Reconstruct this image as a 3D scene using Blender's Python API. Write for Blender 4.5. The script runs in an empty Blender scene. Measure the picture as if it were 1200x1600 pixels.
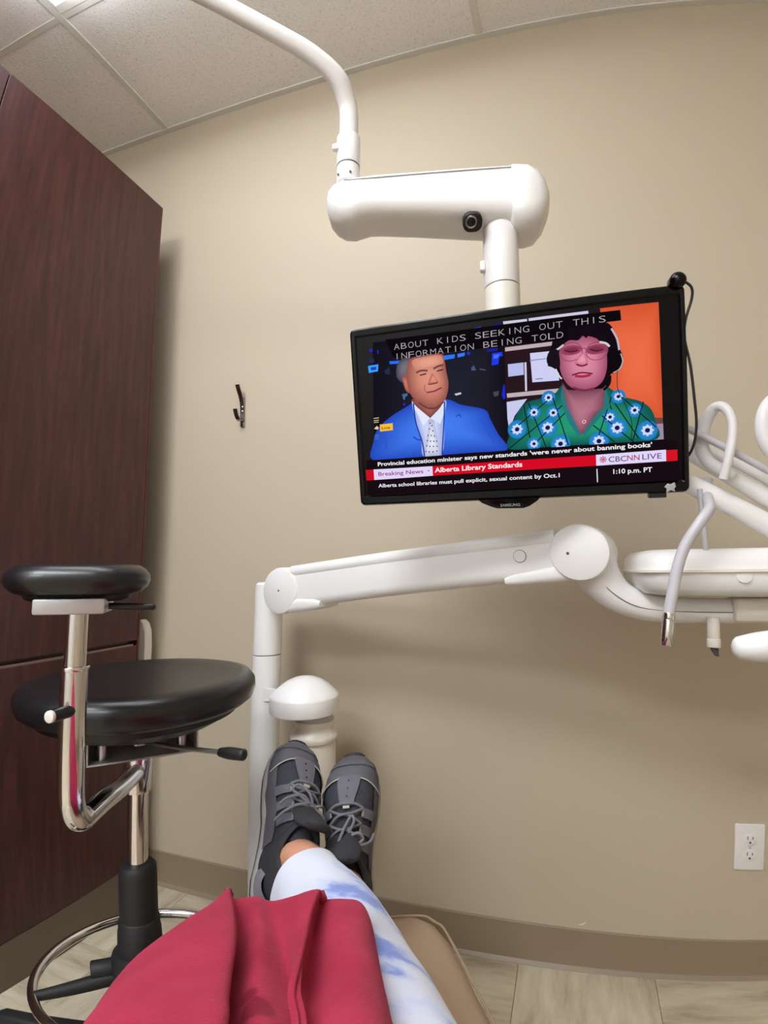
import bpy, bmesh, math, random
from mathutils import Vector, Matrix

random.seed(4)
SC = bpy.context.scene
COL = SC.collection
R = math.radians

# ------------------------------------------------------------------ camera (wide phone lens with mild barrel distortion)
cam = bpy.data.cameras.new('camera')
cam_o = bpy.data.objects.new('camera', cam)
COL.objects.link(cam_o)
SC.camera = cam_o
cam.type = 'PANO'
lens = cam.cycles if hasattr(cam, 'cycles') else cam
lens.panorama_type = 'FISHEYE_LENS_POLYNOMIAL'
lens.fisheye_fov = math.pi
lens.fisheye_polynomial_k0 = 0.0
lens.fisheye_polynomial_k1 = -0.045077831577
lens.fisheye_polynomial_k2 = 0.000454788156
lens.fisheye_polynomial_k3 = 6.178968e-06
lens.fisheye_polynomial_k4 = -2.68015e-07
cam.sensor_fit = 'VERTICAL'
cam.sensor_width = 36
cam.sensor_height = 48
cam.clip_start = 0.01
CAM_Z = 1.0172
cam_o.matrix_world = (Matrix.Translation((0, 0, CAM_Z)) @ Matrix.Rotation(0.307135, 4, 'Z') @ Matrix.Rotation(0.114101, 4, 'X')
                      @ Matrix.Rotation(0.003668, 4, 'Y') @ Matrix.Rotation(math.pi / 2, 4, 'X'))

# ------------------------------------------------------------------ world, exposure
w = bpy.data.worlds.new('world')
SC.world = w
w.use_nodes = True
w.node_tree.nodes['Background'].inputs[0].default_value = (0.8, 0.85, 0.9, 1)
w.node_tree.nodes['Background'].inputs[1].default_value = 0.05
SC.view_settings.view_transform = 'Standard'
SC.view_settings.look = 'None'
SC.view_settings.exposure = 0.0
SC.view_settings.gamma = 1.0
SC.view_settings.use_curve_mapping = False
SC.cycles.use_denoising = True
SC.cycles.use_adaptive_sampling = True
SC.cycles.adaptive_threshold = 0.03
SC.cycles.max_bounces = 8
SC.cycles.diffuse_bounces = 5
SC.cycles.glossy_bounces = 3
SC.cycles.caustics_reflective = False
SC.cycles.caustics_refractive = False
LAMP_TINT = (0.94, 0.98, 1.02, 1)
LAMP_KEY = 8.5      # radiance of the ceiling panel over the chair
LAMP_FILL = 25.0     # radiance of the unseen fill panels added behind the camera


# ------------------------------------------------------------------ materials
def lin(c):
    out = []
    for x in c[:3]:
        x = x / 255.0
        out.append(x / 12.92 if x <= 0.04045 else ((x + 0.055) / 1.055) ** 2.4)
    return (out[0], out[1], out[2], 1.0)


MATS = {}


def new_mat(name):
    m = bpy.data.materials.new(name)
    m.use_nodes = True
    MATS[name] = m
    return m, m.node_tree, m.node_tree.nodes['Principled BSDF']


def mat(name, col, rough=0.5, metal=0.0, coat=0.0, bump=0.0, bscale=200.0, spec=0.5, sheen=0.0, mottled=0.0, mscale=8.0):
    m, nt, b = new_mat(name)
    b.inputs['Base Color'].default_value = lin(col)
    b.inputs['Roughness'].default_value = rough
    b.inputs['Metallic'].default_value = metal
    b.inputs['Coat Weight'].default_value = coat
    b.inputs['Specular IOR Level'].default_value = spec
    if sheen:
        b.inputs['Sheen Weight'].default_value = sheen
        b.inputs['Sheen Roughness'].default_value = 0.6
    if bump or mottled:
        tc = nt.nodes.new('ShaderNodeTexCoord')
        if bump:
            n = nt.nodes.new('ShaderNodeTexNoise')
            n.inputs['Scale'].default_value = bscale
            n.inputs['Detail'].default_value = 4
            nt.links.new(tc.outputs['Object'], n.inputs['Vector'])
            bp = nt.nodes.new('ShaderNodeBump')
            bp.inputs['Strength'].default_value = bump
            bp.inputs['Distance'].default_value = 0.002
            nt.links.new(n.outputs['Fac'], bp.inputs['Height'])
            nt.links.new(bp.outputs['Normal'], b.inputs['Normal'])
        if mottled:
            n2 = nt.nodes.new('ShaderNodeTexNoise')
            n2.inputs['Scale'].default_value = mscale
            n2.inputs['Detail'].default_value = 5
            nt.links.new(tc.outputs['Object'], n2.inputs['Vector'])
            mx = nt.nodes.new('ShaderNodeMix')
            mx.data_type = 'RGBA'
            c = lin(col)
            mx.inputs[6].default_value = tuple(x * (1 - mottled) for x in c[:3]) + (1,)
            mx.inputs[7].default_value = tuple(min(1, x * (1 + mottled)) for x in c[:3]) + (1,)
            nt.links.new(n2.outputs['Fac'], mx.inputs[0])
            nt.links.new(mx.outputs[2], b.inputs['Base Color'])
    return m


def ramp(nt, src, stops):
    r = nt.nodes.new('ShaderNodeValToRGB')
    while len(r.color_ramp.elements) < len(stops):
        r.color_ramp.elements.new(0.5)
    for e, (p, c) in zip(r.color_ramp.elements, stops):
        e.position = p
        e.color = lin(c)
    nt.links.new(src, r.inputs[0])
    return r.outputs[0]


def noise(nt, scale, stretch=(1, 1, 1), detail=5, rough=0.6, coord='Object', shift=False):
    tc = nt.nodes.new('ShaderNodeTexCoord')
    mp = nt.nodes.new('ShaderNodeMapping')
    mp.inputs['Scale'].default_value = stretch
    nt.links.new(tc.outputs[coord], mp.inputs['Vector'])
    if shift:
        oi = nt.nodes.new('ShaderNodeObjectInfo')
        ml = nt.nodes.new('ShaderNodeMath')
        ml.operation = 'MULTIPLY'
        ml.inputs[1].default_value = 37.0
        nt.links.new(oi.outputs['Random'], ml.inputs[0])
        nt.links.new(ml.outputs[0], mp.inputs['Location'])
    n = nt.nodes.new('ShaderNodeTexNoise')
    n.inputs['Scale'].default_value = scale
    n.inputs['Detail'].default_value = detail
    n.inputs['Roughness'].default_value = rough
    nt.links.new(mp.outputs[0], n.inputs['Vector'])
    return n.outputs['Fac']


def add_bump(nt, b, src, strength, dist=0.002):
    bp = nt.nodes.new('ShaderNodeBump')
    bp.inputs['Strength'].default_value = strength
    bp.inputs['Distance'].default_value = dist
    nt.links.new(src, bp.inputs['Height'])
    nt.links.new(bp.outputs['Normal'], b.inputs['Normal'])


mat('wall_paint', (190, 177, 156), 0.55, bump=0.05, bscale=350)
mat('wall_white', (232, 231, 228), 0.6)
mat('base_rubber', (142, 126, 105), 0.42, bump=0.03)
mat('kick_rubber_shaded', (104, 92, 78), 0.5)  # darker than the base rubber, with the kick's shade put into the colour
mat('cap_white', (225, 222, 214), 0.6)
mat('plastic_white', (238, 237, 237), 0.32, coat=0.12)
mat('plastic_warm', (232, 226, 216), 0.34)
mat('plastic_grey', (188, 186, 188), 0.4)
mat('hose_grey', (196, 194, 200), 0.38)
mat('hose_white', (226, 224, 226), 0.34)
mat('seam', (120, 118, 116), 0.6)
mat('dark', (16, 14, 15), 0.6)
mat('bezel', (7, 7, 9), 0.16, spec=0.22)
mat('screen_black', (9, 7, 10), 0.2, spec=0.15)
mat('black_plastic', (22, 22, 24), 0.42)
mat('rubber_black', (30, 29, 31), 0.6, bump=0.05)
mat('vinyl_black', (22, 22, 25), 0.33, coat=0.08, bump=0.06, bscale=500)
mat('chrome', (225, 224, 226), 0.07, metal=1.0)
mat('steel', (178, 176, 176), 0.28, metal=1.0)
mat('plate_silver', (188, 187, 190), 0.42, metal=0.55)
mat('hook_metal', (150, 146, 146), 0.18, metal=1.0)
mat('outlet_white', (228, 224, 224), 0.35)
mat('slot_dark', (70, 66, 70), 0.6)
mat('chair_tan', (163, 137, 113), 0.42, bump=0.05, bscale=400)
mat('skin', (206, 150, 122), 0.48, bump=0.08, bscale=300, mottled=0.10, mscale=60)
mat('shoe_mesh', (82, 83, 94), 0.75, bump=0.5, bscale=900, mottled=0.35, mscale=160)
mat('shoe_overlay', (124, 123, 132), 0.62, bump=0.15, bscale=500, mottled=0.12, mscale=50)
mat('shoe_tab', (138, 136, 147), 0.55, mottled=0.1, mscale=60)
mat('shoe_lining', (44, 43, 48), 0.85, bump=0.2, bscale=700)
mat('shoe_sole', (160, 157, 160), 0.6, mottled=0.1, mscale=30)
mat('shoe_outsole', (40, 39, 43), 0.7)
mat('shoe_lace', (112, 111, 118), 0.75, bump=0.2, bscale=1200)
mat('shoe_pale', (190, 184, 176), 0.6)
mat('alu_strip', (150, 132, 126), 0.35, metal=0.6)
mat('sticker', (190, 190, 195), 0.3, metal=0.4, bump=0.6, bscale=150)
mat('foil_text', (150, 150, 155), 0.3, metal=0.5)


def mat_wood():
    m, nt, b = new_mat('wood_mahogany')
    f = noise(nt, 9.0, (6, 6, 0.55), 8, 0.65)
    c = ramp(nt, f, [(0.25, (44, 20, 21)), (0.5, (66, 31, 31)), (0.75, (88, 44, 43))])
    nt.links.new(c, b.inputs['Base Color'])
    b.inputs['Roughness'].default_value = 0.36
    b.inputs['Coat Weight'].default_value = 0.1
    f2 = noise(nt, 60.0, (4, 4, 0.25), 4)
    add_bump(nt, b, f2, 0.08, 0.001)
    m, nt, b = new_mat('wood_edge')
    b.inputs['Base Color'].default_value = lin((92, 38, 38))
    b.inputs['Roughness'].default_value = 0.4


def mat_floor():
    m, nt, b = new_mat('floor_tile')
    f = noise(nt, 5.0, (1.0, 4.5, 1), 8, 0.62, shift=True)
    c = ramp(nt, f, [(0.3, (160, 147, 124)), (0.5, (196, 184, 160)), (0.68, (212, 202, 180))])
    nt.links.new(c, b.inputs['Base Color'])
    b.inputs['Roughness'].default_value = 0.45
    mat('grout', (150, 140, 118), 0.8)


def mat_ceiling():
    m, nt, b = new_mat('ceiling_tile')
    f = noise(nt, 170.0, (1, 1, 1), 2, 0.5, shift=True)
    c = ramp(nt, f, [(0.33, (224, 222, 219)), (0.40, (243, 242, 242)), (0.7, (247, 246, 246))])
    nt.links.new(c, b.inputs['Base Color'])
    b.inputs['Roughness'].default_value = 0.9
    add_bump(nt, b, f, 0.35, 0.003)
    mat('grid_white', (222, 221, 216), 0.5)


def mat_fleece():
    m, nt, b = new_mat('fleece_maroon')
    f = noise(nt, 300.0, (1, 1, 1), 4, 0.7)
    f2 = noise(nt, 14.0, (1, 1, 1), 3, 0.5)
    c = ramp(nt, f2, [(0.3, (150, 36, 62)), (0.7, (172, 48, 76))])
    geo = nt.nodes.new('ShaderNodeNewGeometry')
    last = c
    for p, r in ((STAINS[0], 0.018), (STAINS[1], 0.011)):
        ds = nt.nodes.new('ShaderNodeVectorMath')
        ds.operation = 'DISTANCE'
        ds.inputs[1].default_value = p
        nt.links.new(geo.outputs['Position'], ds.inputs[0])
        mr = nt.nodes.new('ShaderNodeMapRange')
        mr.inputs[1].default_value = r * 0.7
        mr.inputs[2].default_value = r
        mr.inputs[3].default_value = 1.0
        mr.inputs[4].default_value = 0.0
        nt.links.new(ds.outputs['Value'], mr.inputs[0])
        mx = nt.nodes.new('ShaderNodeMix')
        mx.data_type = 'RGBA'
        mx.inputs[7].default_value = lin((122, 24, 46))
        nt.links.new(mr.outputs[0], mx.inputs[0])
        nt.links.new(last, mx.inputs[6])
        last = mx.outputs[2]
    nt.links.new(last, b.inputs['Base Color'])
    b.inputs['Roughness'].default_value = 0.95
    b.inputs['Specular IOR Level'].default_value = 0.15
    b.inputs['Sheen Weight'].default_value = 0.35
    b.inputs['Sheen Roughness'].default_value = 0.5
    b.inputs['Sheen Tint'].default_value = lin((230, 120, 140))
    add_bump(nt, b, f, 0.45, 0.003)


def mat_tiedye():
    m, nt, b = new_mat('tie_dye')
    f = noise(nt, 10.0, (1, 1.6, 1.6), 4, 0.55)
    c = ramp(nt, f, [(0.50, (205, 210, 226)), (0.57, (188, 198, 228)), (0.64, (128, 148, 208)), (0.76, (104, 126, 196))])
    nt.links.new(c, b.inputs['Base Color'])
    b.inputs['Roughness'].default_value = 0.85
    b.inputs['Sheen Weight'].default_value = 0.2
    add_bump(nt, b, noise(nt, 500, (1, 1, 1), 2), 0.15, 0.001)


def mat_emit(name, col, strength):
    m = bpy.data.materials.new(name)
    m.use_nodes = True
    nt = m.node_tree
    nt.nodes.clear()
    e = nt.nodes.new('ShaderNodeEmission')
    o = nt.nodes.new('ShaderNodeOutputMaterial')
    e.inputs[0].default_value = col
    e.inputs[1].default_value = strength
    nt.links.new(e.outputs[0], o.inputs[0])
    MATS[name] = m
    return nt, e


def mat_screen():
    nt, e = mat_emit('screen_image', (1, 1, 1, 1), 1.0)
    a = nt.nodes.new('ShaderNodeAttribute')
    a.attribute_name = 'Col'
    if hasattr(MATS['screen_image'], 'cycles'):
        MATS['screen_image'].cycles.emission_sampling = 'NONE'
    nt.links.new(a.outputs['Color'], e.inputs[0])


# ------------------------------------------------------------------ mesh helpers (world metres)
def tag(o, label=None, cat=None, group=None, kind=None):
    if label: o['label'] = label
    if cat: o['category'] = cat
    if group: o['group'] = group
    if kind: o['kind'] = kind
    return o


WORLD_ROOTS = set()


def thing(name, label, cat, loc=(0, 0, 0), group=None, matrix=None):
    o = bpy.data.objects.new(name, None)
    o.empty_display_size = 0.05
    COL.objects.link(o)
    if matrix is not None:
        o.matrix_world = matrix
    else:
        o.location = loc
        WORLD_ROOTS.add(o.name)
    return tag(o, label, cat, group)


def obj(name, bm, m, parent=None, angle=38, smooth=True):
    me = bpy.data.meshes.new(name)
    bmesh.ops.recalc_face_normals(bm, faces=bm.faces)
    bm.to_mesh(me)
    bm.free()
    if smooth:
        me.polygons.foreach_set('use_smooth', [True] * len(me.polygons))
        me.set_sharp_from_angle(angle=R(angle))
    if m:
        me.materials.append(MATS[m] if isinstance(m, str) else m)
    o = bpy.data.objects.new(name, me)
    COL.objects.link(o)
    if parent is not None:
        o.parent = parent
        if parent.type == 'EMPTY' and parent.name in WORLD_ROOTS:
            o.matrix_parent_inverse = Matrix.Translation(-Vector(parent.location))
    return o


def BM():
    return bmesh.new()


def V(*a):
    return Vector(a if len(a) > 1 else a[0])


def rbox(bm, lo, hi, bev=0.0, seg=2, M=None):
    """axis-aligned box lo..hi, rounded edges, optional matrix"""
    lo, hi = Vector(lo), Vector(hi)
    c, s = (lo + hi) / 2, hi - lo
    r = bmesh.ops.create_cube(bm, size=1.0)
    vs = r['verts']
    for v in vs:
        v.co = Vector((v.co.x * s.x, v.co.y * s.y, v.co.z * s.z)) + c
    if bev > 0:
        es = {e for v in vs for e in v.link_edges}
        rr = bmesh.ops.bevel(bm, geom=list(es), offset=min(bev, min(s) * 0.49), segments=seg, profile=0.5, affect='EDGES')
        vs = list({v for f in rr['faces'] for v in f.verts} | {v for v in vs if v.is_valid})
    if M is not None:
        for v in vs:
            v.co = M @ v.co
    return vs


def frames(pts):
    n = len(pts)
    T = []
    for i in range(n):
        a = pts[max(0, i - 1)]
        b = pts[min(n - 1, i + 1)]
        T.append((b - a).normalized())
    up = Vector((0, 0, 1)) if abs(T[0].z) < 0.9 else Vector((1, 0, 0))
    N = (up - T[0] * up.dot(T[0])).normalized()
    out = []
    for i in range(n):
        N = (N - T[i] * N.dot(T[i])).normalized()
        out.append((T[i], N, T[i].cross(N)))
    return out


def smooth_path(pts, sub=6, closed=False):
    pts = [Vector(p) for p in pts]
    n = len(pts)
    if n < 3 or sub < 2:
        return pts
    out = []
    rng = range(n) if closed else range(n - 1)
    for i in rng:
        if closed:
            p0, p1, p2, p3 = (pts[(i + k - 1) % n] for k in range(4))
        else:
            p0, p1, p2, p3 = pts[max(0, i - 1)], pts[i], pts[i + 1], pts[min(n - 1, i + 2)]
        for k in range(sub):
            t = k / sub
            out.append(0.5 * ((2 * p1) + (p2 - p0) * t + (2 * p0 - 5 * p1 + 4 * p2 - p3) * t * t + (3 * p1 - p0 - 3 * p2 + p3) * t ** 3))
    if not closed:
        out.append(pts[-1])
    return out


def loft(bm, rings, cap0=True, cap1=True, closed=True):
    vr = [[bm.verts.new(p) for p in r] for r in rings]
    n = len(rings[0])
    for a, b in zip(vr, vr[1:]):
        for i in range(n if closed else n - 1):
            j = (i + 1) % n
            try:
                bm.faces.new((a[i], a[j], b[j], b[i]))
            except ValueError:
                pass
    if closed and cap0: bm.faces.new(list(reversed(vr[0])))
    if closed and cap1: bm.faces.new(vr[-1])
    return vr


def tube(bm, pts, rad, n=16, sub=6, cap0=True, cap1=True, flat=1.0, ends=None):
    """round tube along a smoothed path; rad a number or a list per control point; flat squeezes along the second axis"""
    cp = [Vector(p) for p in pts]
    P = smooth_path(cp, sub)
    if isinstance(rad, (int, float)):
        RR = [rad] * len(P)
    else:
        RR = [v.x for v in smooth_path([Vector((r, 0, 0)) for r in rad], sub)]
    F = frames(P)
    rings = []
    for p, r, (t, a, b) in zip(P, RR, F):
        rings.append([p + a * (r * math.cos(2 * math.pi * k / n)) + b * (r * flat * math.sin(2 * math.pi * k / n)) for k in range(n)])
    if ends:   # rounded ends
        def dome(p, r, t, a, b):
            out = []
            for q in (0.35, 0.7, 0.92):
                rr = r * math.sqrt(1 - q * q)
                out.append([p + t * (r * q * ends) + a * (rr * math.cos(2 * math.pi * k / n)) + b * (rr * flat * math.sin(2 * math.pi * k / n)) for k in range(n)])
            return out
        t, a, b = F[0]
        rings = list(reversed(dome(P[0], RR[0], -t, a, b))) + rings
        t, a, b = F[-1]
        rings = rings + dome(P[-1], RR[-1], t, a, b)
    loft(bm, rings, cap0, cap1)


def ring_tube(bm, c, rad, r, n=64, m=12, M=None):
    rows = []
    for i in range(n):
        a = 2 * math.pi * i / n
        d = Vector((math.cos(a), math.sin(a), 0))
        row = []
        for k in range(m):
            b = 2 * math.pi * k / m
            p = d * (rad + r * math.cos(b)) + Vector((0, 0, r * math.sin(b)))
            row.append(Vector(c) + (M @ p if M else p))
        rows.append(row)
    vr = [[bm.verts.new(p) for p in row] for row in rows]
    for i in range(n):
        for k in range(m):
            bm.faces.new((vr[i][k], vr[(i + 1) % n][k], vr[(i + 1) % n][(k + 1) % m], vr[i][(k + 1) % m]))


def lathe(bm, c, prof, n=40, M=None, sx=1.0, sy=1.0):
    """profile [(r, z)] turned about z at c (M turns the whole thing)"""
    c = Vector(c)
    rings = []
    for r, z in prof:
        r = max(r, 1e-5)
        ring = []
        for k in range(n):
            a = 2 * math.pi * k / n
            p = Vector((r * sx * math.cos(a), r * sy * math.sin(a), z))
            ring.append(c + (M @ p if M else p))
        rings.append(ring)
    loft(bm, rings)


def cyl(bm, a, b, r, n=24, r2=None, bev=0.0):
    a, b = Vector(a), Vector(b)
    t = (b - a).normalized()
    up = Vector((0, 0, 1)) if abs(t.z) < 0.9 else Vector((1, 0, 0))
    x = (up - t * up.dot(t)).normalized()
    y = t.cross(x)
    r2 = r if r2 is None else r2
    L = (b - a).length
    st = [(r, 0), (r2, L)] if bev <= 0 else [(r - bev, 0), (r - bev * 0.3, bev * 0.3), (r, bev), (r2, L - bev), (r2 - bev * 0.3, L - bev * 0.3), (r2 - bev, L)]
    loft(bm, [[a + t * h + x * (q * math.cos(2 * math.pi * k / n)) + y * (q * math.sin(2 * math.pi * k / n)) for k in range(n)] for q, h in st])


def rrect(w, h, r, k=5):
    """rounded rectangle outline, centred"""
    r = min(r, w / 2 - 1e-4, h / 2 - 1e-4)
    out = []
    for cx, cy, a0 in ((w / 2 - r, h / 2 - r, 0), (-w / 2 + r, h / 2 - r, 90), (-w / 2 + r, -h / 2 + r, 180), (w / 2 - r, -h / 2 + r, 270)):
        for i in range(k + 1):
            a = R(a0 + 90 * i / k)
            out.append((cx + r * math.cos(a), cy + r * math.sin(a)))
    return out


def prism(bm, outline, y0, y1, M=None, bev=0.0):
    """outline [(x, z)] pushed from y0 to y1, front edge softened by bev"""
    cx = sum(p[0] for p in outline) / len(outline)
    cz = sum(p[1] for p in outline) / len(outline)
    def ring(y, k):
        pts = []
        for x, z in outline:
            d = Vector((x - cx, z - cz))
            l = d.length or 1
            q = d * ((l - k) / l)
            p = Vector((cx + q.x, y, cz + q.y))
            pts.append(M @ p if M else p)
        return pts
    if bev > 0:
        s = 1 if y1 > y0 else -1
        rings = [ring(y0, bev), ring(y0 + s * bev * 0.3, bev * 0.3), ring(y0 + s * bev, 0), ring(y1 - s * bev, 0), ring(y1 - s * bev * 0.3, bev * 0.3), ring(y1, bev)]
    else:
        rings = [ring(y0, 0), ring(y1, 0)]
    loft(bm, rings)


def copy_obj(o, parent=None):
    c = o.copy()
    COL.objects.link(c)
    c.parent = parent
    return c


STAINS = [(-0.203, 0.3323, 0.7046), (-0.2212, 0.3475, 0.6998)]
mat_wood(); mat_floor(); mat_ceiling(); mat_fleece(); mat_tiedye(); mat_screen()
mat_emit('panel_key', LAMP_TINT, LAMP_KEY)
mat_emit('panel_fill', LAMP_TINT, LAMP_FILL)

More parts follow.
